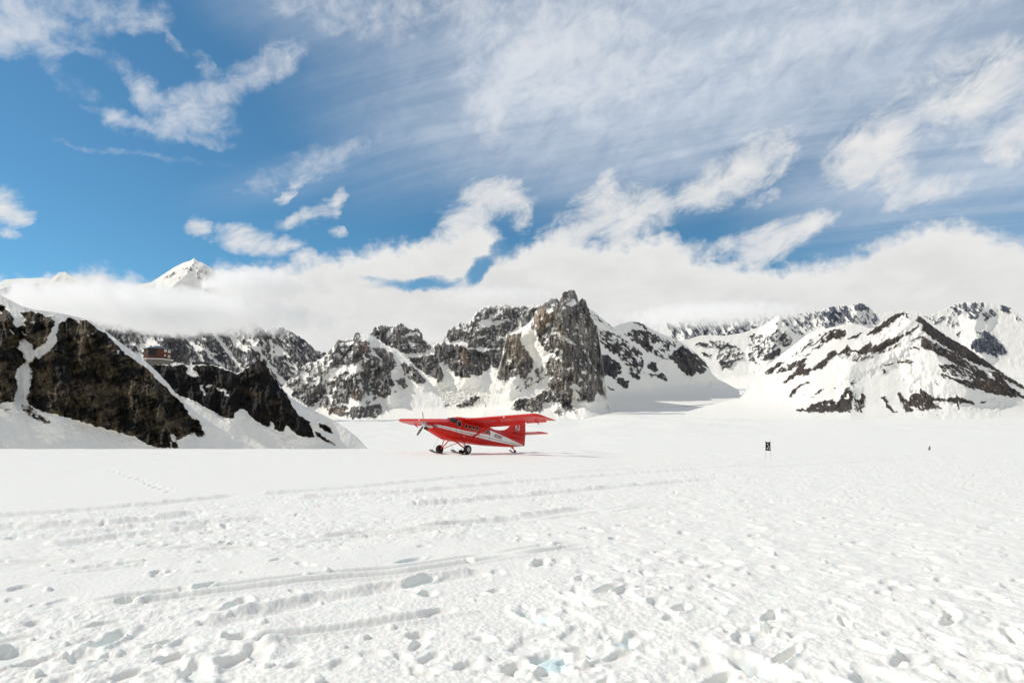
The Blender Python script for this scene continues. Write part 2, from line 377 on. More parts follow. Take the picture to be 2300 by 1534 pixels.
# middle wall behind the icefall
midsky = ([(790, 800), (815, 770), (831, 751)] + r6((60, 460), (100, 430), (110, 380), (230, 340), (340, 365), (380, 345), (450, 328), (490, 325), (550, 390), (590, 400), (660, 375), (700, 410), (735, 460), (737, 525),
          (800, 545), (870, 552), (990, 540), (1050, 420), (1070, 400), (1220, 302), (1250, 310), (1290, 330), (1340, 300), (1400, 200), (1480, 120), (1600, 95), (1800, 78), (1960, 100), (2080, 110), (2150, 70), (2250, 90), (2400, 130)))
mid, _ = relief('mountain', midsky, [(790, 930), (960, 935), (1100, 938), (1250, 930)], 3300, 0.95,
    [(r6((110, 375), (230, 345), (340, 360), (450, 325), (490, 325), (550, 390), (590, 400), (660, 375), (735, 460), (737, 540), (830, 600), (780, 680), (690, 690), (640, 700), (500, 720), (420, 660), (290, 610), (150, 520), (60, 460)), 0.9),
     (r6((280, 450), (330, 420), (340, 460), (260, 490)), 0.1), (r6((330, 380), (370, 360), (350, 440), (260, 480)), 0.15, -50), (r6((500, 480), (590, 420), (690, 440), (640, 460), (520, 500)), 0.1), (r6((560, 560), (650, 560), (700, 580), (650, 610), (600, 640)), 0.1),
     (r6((640, 590), (760, 575), (850, 640), (740, 690), (680, 660)), 0.85),
     (r6((1000, 540), (1050, 420), (1220, 300), (1340, 300), (1480, 115), (1800, 75), (1980, 100), (2300, 100), (2150, 330), (1850, 440), (1790, 620), (1560, 640), (1290, 560), (1070, 550)), 0.52, -22),
     (r6((1050, 470), (1200, 440), (1380, 440), (1330, 500), (1130, 555), (1060, 550)), 0.93), (r6((1490, 420), (1560, 360), (1750, 350), (1800, 300), (2060, 320), (1850, 420), (1750, 470), (1600, 480)), 0.88, -20),
     (r6((1280, 550), (1420, 520), (1540, 500), (1550, 640), (1320, 620)), 0.92), (r6((1570, 600), (1700, 530), (1780, 510), (1780, 620), (1600, 640)), 0.88, -20), (r6((1480, 200), (1560, 130), (1640, 160), (1620, 220), (1480, 250), (1440, 360), (1300, 390)), 0.8),
     (r6((1700, 180), (1830, 140), (1960, 140), (1980, 240), (1830, 260), (1700, 310)), 0.75, -35), (r6((1440, 380), (1500, 270), (1640, 290), (1800, 270), (1780, 300), (1640, 350), (1520, 370)), 0.08),
     (r6((540, 745), (700, 760), (880, 700), (900, 590), (1000, 570), (1200, 600), (1310, 645), (1480, 685), (1700, 655), (1760, 625), (1760, 900), (1600, 875), (1500, 970), (1370, 980), (1350, 1010), (1250, 1020), (1160, 980), (1060, 870), (1040, 830), (930, 815), (1010, 960), (990, 1040), (930, 1070),
          (870, 1000), (780, 960), (640, 880)), 0.96), (r6((1080, 780), (1100, 745), (1130, 790)), 0), (r6((1190, 800), (1280, 815), (1250, 835)), 0), (r6((1180, 825), (1290, 900), (1280, 905)), 0), (r6((1320, 930), (1370, 970), (1350, 980)), 0),
     (r6((770, 850), (820, 830), (800, 870)), 0.1), (r6((700, 840), (740, 860), (720, 870)), 0.1), (r6((520, 985), (640, 980), (780, 1040), (740, 1090), (660, 1095)), 0.8, 30),
     (r6((910, 1385), (960, 1345), (1080, 1355), (1000, 1405)), 0.92), (r6((1150, 1380), (1250, 1320), (1400, 1245), (1460, 1260), (1350, 1380), (1230, 1400)), 0.8, -40), (r6((1500, 1380), (1590, 1350), (1560, 1390)), 0.7),
     (r6((280, 1340), (560, 1240), (900, 1180), (900, 1300), (500, 1400), (300, 1440)), 0.17, -20)],
    cols=((0.27, 0.25, 0.228), (0.055, 0.058, 0.067)), streak=(0.4, 0.05), seed=30, pillar=6, ledge=5, gully=1.2, ice=[(r6((250, 1300), (560, 1130), (900, 1110), (1500, 1130), (1700, 1200), (1500, 1400), (900, 1440), (300, 1480)), 4.5)], rock_rel=13, rel_wl=24, jag=1.8, wl=7, snow_rel=1.0,
    spurs=[(r6((1230, 560), (1250, 760), (1300, 1000)), 26, 36), (r6((1000, 560), (1050, 760)), 14, 30), (r6((480, 330), (480, 600)), 20, 30), (r6((820, 700), (950, 1040)), 18, 26), (r6((1480, 130), (1440, 400)), 14, 30),
           (r6((1480, 690), (1480, 960)), -12, 36)],
    tones=[(r6((1200, 640), (1300, 640), (1330, 850), (1240, 860)), (0.26, 0.19, 0.14), 0.8)])

# left massif in front of it
lmsky = (r5((-80, 1120), (20, 1000), (60, 950), (180, 835), (270, 740), (410, 632), (530, 618), (640, 550), (720, 470), (790, 400), (870, 288), (920, 300), (985, 290), (1000, 273), (1080, 282), (1130, 160), (1200, 195), (1300, 192), (1340, 205), (1500, 325),
            (1650, 425), (1750, 430), (1850, 525), (2000, 680), (2100, 770), (2180, 860), (2260, 950), (2380, 1090), (2450, 1230), (2520, 1500)))
lm, _ = relief('mountain', lmsky, [(618, 948), (700, 946), (850, 944), (1008, 942)], 2750, 0.85,
    [(r5((640, 560), (720, 470), (870, 285), (1080, 290), (1130, 155), (1200, 200), (1220, 300), (1330, 400), (1550, 620), (1700, 960), (1640, 1130), (1500, 1150), (1250, 1000), (1150, 650), (700, 720), (570, 620)), 0.72, -22),
     (r5((60, 950), (270, 740), (410, 630), (560, 610), (720, 650), (740, 780), (700, 930), (580, 1000), (200, 1000), (60, 985)), 0.36, -24), (r5((460, 850), (700, 740), (700, 760), (480, 870)), 0.8, -24), (r5((60, 985), (320, 860), (330, 880), (170, 1000), (90, 1000)), 0.85, -24),
     (r5((300, 990), (420, 950), (500, 930), (440, 970), (320, 1000)), 0.8, -20), (r5((150, 880), (190, 830), (270, 800), (200, 870), (130, 900)), 0.75, -40),
     (r5((170, 1020), (330, 1010), (680, 930), (690, 1060), (560, 1230), (430, 1310), (300, 1200), (170, 1120)), 0.80, -10),
     (r5((700, 930), (960, 760), (1150, 720), (1250, 1000), (1500, 1150), (1250, 1280), (700, 1290), (570, 1280), (680, 1100)), 0.55, -35), (r5((1080, 640), (1180, 640), (1220, 740), (1050, 800), (960, 760)), 0.15, -20),
     (r5((960, 900), (1020, 850), (1130, 960), (1200, 1020), (1230, 1150), (1200, 1200), (1070, 1180), (1050, 1040), (970, 960)), 0.95), (r5((880, 1120), (1000, 1050), (1060, 1160), (900, 1170)), 0.9),
     (r5((900, 1160), (1060, 1180), (1250, 1210), (1260, 1280), (1150, 1300), (880, 1290), (800, 1240)), 0.15, -10), (r5((800, 1210), (960, 1160), (1030, 1220), (850, 1240)), 0.85),
     (r5((700, 1350), (760, 1300), (1080, 1290), (1240, 1290), (1490, 1250), (1530, 1370), (1420, 1465), (1250, 1450), (1090, 1480), (850, 1420), (720, 1390)), 0.93), (r5((970, 1330), (1040, 1350), (1030, 1390), (970, 1350)), 0.1),
     (r5((1250, 745), (1420, 740), (1600, 650), (1700, 960), (1640, 1130), (1560, 1160), (1400, 1100), (1250, 1000)), 0.92), (r5((1260, 1130), (1360, 1120), (1380, 1180), (1280, 1190)), 0.05), (r5((1420, 1020), (1520, 1040), (1500, 1060)), 0.1), (r5((1440, 900), (1520, 880), (1540, 920)), 0.2),
     (r5((1000, 480), (1160, 480), (1150, 500), (1010, 500)), 0.1), (r5((820, 500), (900, 490), (890, 525), (830, 530)), 0.05), (r5((1200, 510), (1260, 510), (1340, 590), (1300, 600)), 0.1, 40), (r5((600, 590), (720, 560), (700, 600), (560, 620)), 0.1), (r5((1270, 740), (1440, 700), (1440, 740)), 0.05),
     (r5((720, 600), (800, 560), (800, 590), (720, 640)), 0.1), (r5((1150, 340), (1260, 360), (1340, 440), (1200, 490), (1150, 420)), 0.95), (r5((1020, 320), (1150, 330), (1140, 360), (1030, 370)), 0.1),
     (r5((1340, 405), (1580, 415), (1620, 470), (1700, 500), (1690, 560), (1750, 650), (1720, 710), (1630, 750), (1560, 640), (1500, 560)), 0.94), (r5((1350, 440), (1400, 470), (1560, 620), (1500, 600), (1370, 500)), 0.03),
     (r5((1790, 660), (1870, 640), (1940, 650), (2080, 780), (2180, 890), (2150, 930), (2090, 950), (1960, 880), (1850, 800)), 0.92), (r5((1720, 910), (1860, 835), (1900, 980), (1860, 1015)), 0.92), (r5((1870, 790), (1980, 800), (1970, 830), (1880, 830)), 0.1),
     (r5((1690, 1100), (1720, 1050), (1750, 1040), (1710, 1110)), 0.8), (r5((1600, 1290), (1640, 1310), (1620, 1320)), 0.9), (r5((1590, 1370), (1640, 1370), (1690, 1410), (1620, 1400)), 0.8), (r5((1230, 310), (1340, 310), (1370, 340), (1280, 370)), 0.85),
     (r5((540, 1250), (720, 1290), (720, 1400), (620, 1340)), 0.3, 60)],
    cols=((0.28, 0.258, 0.232), (0.055, 0.057, 0.066)), streak=(0.4, 0.05), seed=40, pillar=6, ledge=5, gully=1.2, rock_rel=14, rel_wl=26, jag=1.6, wl=6.5, amp=1.2,
    spurs=[(r5((1130, 170), (1180, 450), (1130, 800), (1180, 1300)), 46, 52), (r5((1200, 300), (1450, 560), (1600, 800), (1650, 1100)), 26, 30), (r5((870, 300), (760, 640), (720, 930)), 26, 40),
           (r5((740, 780), (680, 1000), (560, 1230)), -22, 26), (r5((1250, 770), (1300, 1100)), -22, 22), (r5((1600, 450), (1720, 680)), 16, 22), (r5((1900, 650), (2150, 920)), 16, 22)],
    tones=[(r5((1150, 340), (1260, 360), (1340, 440), (1200, 490), (1150, 420)), (0.27, 0.20, 0.15), 0.8), (r5((1040, 1000), (1200, 1020), (1230, 1180), (1080, 1180)), (0.21, 0.16, 0.125), 0.7), (r5((720, 1300), (1000, 1300), (1000, 1430), (720, 1400)), (0.22, 0.175, 0.13), 0.6),
           (r5((560, 1250), (720, 1290), (720, 1400), (600, 1330)), (0.42, 0.32, 0.24), 0.9)])

# central tower
twsky = t1((-160, 1600), (-100, 1500), (-40, 1390), (30, 1220), (80, 1030), (140, 830), (170, 690), (190, 580), (300, 530), (420, 460), (490, 395), (520, 320), (560, 262), (600, 222), (660, 180), (700, 160), (770, 165), (800, 185), (810, 140), (850, 80), (900, 60), (970, 62), (1000, 110), (1020, 190), (1060, 158),
           (1100, 165), (1130, 270), (1160, 300), (1200, 420), (1235, 480), (1260, 640), (1280, 780), (1306, 960), (1340, 1200), (1365, 1330), (1400, 1480))
tw, _ = relief('mountain', twsky, [(1066, 938), (1150, 940), (1290, 938), (1374, 935)], [(1066, 2980), (1200, 2850), (1290, 2880), (1375, 3050)], 0.55,
    [(t1((470, 490), (490, 400), (560, 260), (600, 220), (700, 160), (790, 170), (800, 190), (840, 60), (980, 50), (1000, 110), (1010, 200), (1060, 150), (1100, 160), (1130, 270), (1190, 430), (1230, 475), (1300, 750), (1320, 960), (1290, 1080), (1310, 1270), (1230, 1220), (1210, 1310), (1150, 1360),
          (1060, 1320), (950, 1150), (940, 1350), (790, 1330), (700, 1180), (660, 1130), (740, 1060), (640, 930), (720, 750), (640, 780), (560, 650), (540, 540)), 0.95),
     (t1((190, 578), (310, 550), (370, 560), (340, 630), (480, 830), (500, 900), (480, 980), (400, 1090), (330, 1020), (270, 1060), (180, 1100), (140, 1080), (90, 1050), (150, 830), (170, 700)), 0.95), (t1((130, 870), (290, 810), (310, 830), (240, 900), (150, 930)), 0.35, -20),
     (t1((370, 560), (470, 540), (520, 520), (545, 560), (560, 650), (640, 760), (720, 750), (660, 850), (600, 930), (500, 950), (490, 830), (380, 690)), 0.02),
     (t1((290, 1180), (390, 1100), (500, 1000), (600, 930), (700, 1050), (650, 1180), (450, 1300), (280, 1250)), 0.28, -30), (t1((480, 980), (570, 965), (600, 975), (540, 1000)), 0.9), (t1((530, 1110), (600, 1090), (590, 1120), (550, 1130)), 0.85),
     (t1((300, 1260), (650, 1060), (700, 1080), (650, 1190), (500, 1290), (330, 1300)), 0.1, -30),
     (t1((260, 1370), (330, 1305), (480, 1300), (680, 1190), (790, 1330), (920, 1350), (980, 1470), (780, 1350), (720, 1350), (600, 1350), (560, 1400), (500, 1460), (300, 1440), (260, 1430)), 0.82, -40), (t1((520, 1380), (600, 1360), (590, 1450), (510, 1470)), 0.9),
     (t1((700, 1470), (780, 1420), (850, 1440), (820, 1480), (740, 1485)), 0.92), (t1((820, 1340), (900, 1380), (990, 1470), (930, 1480), (850, 1430)), 0.75, 50),
     (t1((870, 225), (960, 160), (1010, 185), (1020, 215), (900, 250)), 0.02), (t1((630, 315), (690, 258), (750, 315), (680, 320)), 0.02), (t1((700, 240), (760, 165), (740, 240)), 0.05), (t1((630, 450), (700, 440), (660, 480)), 0.1), (t1((600, 610), (680, 500), (800, 490), (820, 560), (700, 560), (640, 620)), 0.42, -30),
     (t1((720, 600), (820, 560), (950, 640), (1000, 700), (850, 650)), 0.45, 30), (t1((720, 750), (780, 710), (860, 760), (830, 780)), 0.15), (t1((800, 250), (880, 265), (890, 285), (810, 270)), 0.05), (t1((800, 190), (860, 230), (860, 250), (790, 220)), 0.4),
     (t1((960, 1120), (1050, 1190), (1030, 1220), (920, 1180)), 0.05), (t1((1050, 980), (1130, 1000), (1110, 1040), (1060, 1010)), 0.12), (t1((1000, 1020), (1070, 1090), (1030, 1100)), 0.1), (t1((1050, 735), (1110, 770), (1070, 770)), 0.1), (t1((930, 870), (980, 880), (960, 910)), 0.1),
     (t1((770, 1040), (830, 1080), (790, 1080)), 0.1), (t1((640, 930), (740, 1060), (700, 1080), (630, 1000)), 0.4), (t1((880, 500), (915, 520), (900, 540)), 0.1), (t1((930, 1250), (1060, 1320), (1100, 1370), (960, 1330)), 0.35, 30), (t1((640, 880), (720, 790), (860, 860), (850, 890), (700, 840)), 0.3)],
    cols=((0.33, 0.295, 0.255), (0.062, 0.063, 0.068)), streak=(0.42, 0.035), seed=50, rock_rel=14, pillar=7, ledge=5, gully=1.3, rel_wl=24, jag=1.6, wl=6.5, amp=1.1, step=1.15,
    spurs=[(t1((790, 170), (830, 430), (960, 720), (1060, 1000), (1130, 1350)), 92, 70), (t1((700, 170), (560, 420), (480, 500)), 22, 26), (t1((560, 560), (760, 720), (860, 1000), (820, 1330)), 24, 34), (t1((190, 580), (300, 800), (400, 1000), (260, 1100)), 30, 40), (t1((1010, 230), (1040, 640), (1090, 740)), 10, 9),
           (t1((900, 250), (920, 500), (960, 660)), -12, 14), (t1((1110, 260), (1150, 640), (1180, 800)), -10, 14), (t1((480, 560), (520, 800), (420, 1050)), -18, 34)],
    tones=[(t1((480, 490), (560, 270), (620, 230), (700, 330), (680, 440), (560, 520)), (0.27, 0.20, 0.145), 0.8), (t1((190, 600), (330, 560), (480, 840), (330, 900), (180, 800)), (0.31, 0.255, 0.19), 0.75), (t1((700, 330), (800, 240), (860, 480), (900, 800), (760, 640)), (0.30, 0.25, 0.19), 0.5)])

# slopes to the right of the tower
rs, _ = relief('mountain', t2((-220, 0), (-60, 20), (0, 40), (50, 80), (150, 165), (270, 255), (350, 220), (500, 185), (560, 185), (640, 205), (740, 270), (880, 340), (1100, 420), (1180, 470), (1340, 596), (1450, 690), (1515, 780), (1540, 850), (1620, 925), (1750, 990), (1900, 1075)),
    [(1290, 930), (1340, 915), (1400, 905), (1500, 893), (1600, 885), (1665, 885)], [(1290, 3150), (1665, 4300)], 0.8,
    [(t2((-200, 100), (60, 240), (80, 560), (60, 760), (0, 830), (-200, 900)), 0.9), (t2((60, 590), (200, 620), (370, 750), (390, 850), (290, 920), (190, 880), (40, 770)), 0.96), (t2((300, 930), (360, 905), (420, 930), (480, 960), (440, 1050), (380, 1030)), 0.95), (t2((380, 600), (600, 600), (620, 700), (560, 760), (380, 700)), 0.6, 30),
     (t2((0, 60), (150, 165), (270, 255), (240, 280), (100, 200), (0, 140)), 0.38, 42), (t2((80, 290), (300, 330), (520, 480), (640, 580), (700, 890), (500, 830), (350, 650), (120, 470)), 0.52, 42), (t2((130, 470), (250, 480), (240, 560), (160, 540)), 0.93), (t2((270, 480), (360, 500), (350, 620), (250, 590)), 0.93),
     (t2((400, 350), (540, 290), (760, 310), (870, 390), (860, 440), (790, 480), (780, 560), (730, 610), (640, 500), (510, 430)), 0.68, 40), (t2((500, 185), (640, 200), (740, 270), (680, 290), (600, 230)), 0.6, 40), (t2((590, 450), (680, 420), (780, 520), (760, 570), (720, 580)), 0.95),
     (t2((880, 390), (1050, 430), (1150, 480), (1050, 520), (980, 680), (860, 660), (760, 600), (800, 560)), 0.42, 40), (t2((1120, 520), (1160, 485), (1340, 610), (1450, 700), (1500, 780), (1410, 870), (1360, 850), (1280, 900), (1190, 860), (1120, 790), (1100, 740), (980, 650), (1060, 570)), 0.88, 35),
     (t2((1130, 700), (1340, 700), (1350, 850), (1280, 900), (1150, 830)), 0.97),
     (t2((700, 760), (760, 700), (830, 720), (860, 830), (780, 840)), 0.88), (t2((700, 860), (900, 850), (1000, 930), (970, 960), (850, 920)), 0.65, 30), (t2((470, 850), (600, 870), (630, 910), (600, 950)), 0.95), (t2((70, 880), (170, 920), (90, 910)), 0.8), (t2((160, 1000), (290, 1060), (310, 1080), (180, 1030)), 0.7, 30),
     (t2((0, 860), (60, 920), (130, 1140), (60, 1100), (20, 1200), (-200, 1200), (-200, 860)), 0.9)],
    cols=((0.13, 0.115, 0.105), (0.03, 0.035, 0.05)), streak=(0.3, 0.06), seed=60, ice=[(t2((850, 680), (1000, 680), (1150, 850), (1350, 920), (1800, 960), (1900, 1000), (1500, 1090), (800, 1100), (900, 900)), 2.2)], rock_rel=8, rel_wl=22, jag=1.4, wl=8.5, amp=1.25, snow_rel=0.6,
    spurs=[(t2((0, 60), (270, 300), (600, 640), (700, 900)), 16, 40), (t2((560, 190), (800, 420), (1000, 700)), 14, 30), (t2((1160, 490), (1320, 700), (1400, 870)), 14, 26)])

# saddle and pointed peak, right of centre
gr, _ = relief('mountain', t2((950, 500), (1100, 430), (1250, 415), (1400, 365), (1540, 360), (1700, 370), (1950, 330), (2150, 260)) + t3((0, 490), (200, 425), (380, 305), (470, 232), (520, 288), (640, 400), (760, 470), (880, 530), (1000, 610), (1200, 760), (1400, 900)),
    [(1495, 885), (1600, 880), (1700, 868), (1760, 858), (1900, 850)], 5200, 0.9,
    [(t2((1330, 480), (1380, 450), (1470, 460), (1560, 520), (1480, 520)), 0.92), (t2((1360, 575), (1440, 590), (1540, 620), (1520, 650), (1420, 610)), 0.92), (t2((1480, 430), (1700, 430), (1900, 520), (2000, 620), (1900, 680), (1800, 790), (1680, 810), (1600, 680), (1620, 560)), 0.44, -35), (t2((1650, 700), (1830, 700), (1800, 780), (1690, 810)), 0.7, -40),
     (t3((0, 560), (100, 520), (330, 540), (480, 450), (560, 500), (700, 650), (860, 600), (500, 740), (400, 900), (200, 930), (120, 980), (0, 940)), 0.40, -40), (t3((210, 930), (260, 860), (400, 770), (490, 780), (480, 850), (330, 930)), 0.97, -30), (t3((130, 960), (200, 960), (160, 1000)), 0.95), (t3((390, 390), (430, 340), (450, 400), (420, 420)), 0.9),
     (t3((490, 290), (580, 340), (520, 350)), 0.9), (t3((450, 600), (560, 510), (560, 600), (700, 640), (600, 720), (480, 700)), 0.62, -40), (t3((500, 300), (640, 400), (820, 500), (860, 580), (700, 520), (560, 400)), 0.42, 40)],
    cols=((0.12, 0.112, 0.11), (0.045, 0.05, 0.065)), seed=70, rock_rel=6, rel_wl=20, jag=1.0, wl=7, amp=1.2, snow_rel=0.8,
    spurs=[(t3((470, 240), (430, 500), (300, 900)), 30, 44), (t3((470, 240), (700, 560)), 14, 26)])

# far ridge on the right
br, _ = relief('mountain', [(1430, 760), (1500, 725)] + t2((1050, 230), (1180, 150), (1400, 130), (1700, 150), (2050, 130), (2300, 60)) + t3((300, 270), (600, 245), (900, 218), (1020, 200), (1280, 120), (1400, 100), (1500, 112), (1640, 78), (1760, 80), (1850, 165), (2000, 215), (2268, 190)) +
    t4((300, 215), (650, 240), (800, 290), (1000, 205), (1200, 118), (1380, 108), (1540, 118), (1740, 148), (1880, 178), (2000, 270), (2086, 330), (2300, 420), (2700, 560)),
    [(1430, 850), (1700, 845), (2300, 850), (2400, 860)], 7600, 1.15,
    [(t2((950, 100), (2300, 50), (2300, 420), (1000, 420)), 0.50, 55), (t3((0, 250), (900, 210), (1290, 120), (1640, 80), (1850, 170), (2000, 260), (1900, 400), (1400, 380), (1100, 520), (500, 480), (0, 480)), 0.36, 48), (t3((1020, 220), (1290, 120), (1460, 130), (1560, 330), (1400, 380), (1270, 410), (1140, 290)), 0.60, 48),
     (t3((1620, 100), (1660, 75), (1760, 80), (1820, 165), (1700, 190), (1600, 140)), 0.88, 40), (t3((1850, 300), (1940, 320), (1920, 380), (1850, 350)), 0.7), (t3((770, 400), (850, 310), (900, 330), (820, 450)), 0.7, -50),
     (t4((640, 250), (760, 330), (920, 330), (900, 380), (760, 360)), 0.6, 40), (t4((800, 300), (1200, 300), (1200, 450), (850, 450)), 0.3, -30), (t4((1010, 200), (1210, 118), (1300, 130), (1200, 300), (1040, 280)), 0.42, 30), (t4((1240, 150), (1380, 120), (1540, 118), (1530, 200), (1450, 350), (1310, 350)), 0.6, 40),
     (t4((1500, 280), (1650, 200), (1730, 300), (1640, 320), (1560, 400)), 0.72, 40), (t4((1730, 150), (1880, 180), (1980, 260), (1800, 265)), 0.66, 30), (t4((1980, 300), (2200, 330), (2200, 420), (1960, 360)), 0.42, 20),
     (t4((1320, 700), (1400, 640), (1500, 600), (1500, 520), (1580, 510), (1690, 580), (1740, 680), (1880, 800), (1820, 830), (1700, 880), (1620, 830), (1420, 800)), 0.84, 40), (t4((1390, 500), (1480, 540), (1580, 620), (1560, 640)), 0.7, 40), (t4((1150, 560), (1240, 470), (1240, 520), (1180, 600)), 0.4, -50)],
    cols=((0.155, 0.165, 0.19), (0.07, 0.085, 0.115)), seed=80, stretch=4.0, ledge=2, rock_rel=8, rel_wl=20, jag=1.2, wl=9, amp=1.25, snow_rel=1.2, skirt=0,  # bluish rock colours paint in the haze of distance
    spurs=[(t3((1290, 130), (1150, 400)), 18, 30), (t3((1660, 80), (1600, 380)), 18, 30), (t4((1500, 120), (1400, 500), (1500, 800)), 22, 40), (t2((1400, 140), (1250, 400)), 18, 28), (t2((1900, 140), (1800, 380)), 16, 26)])

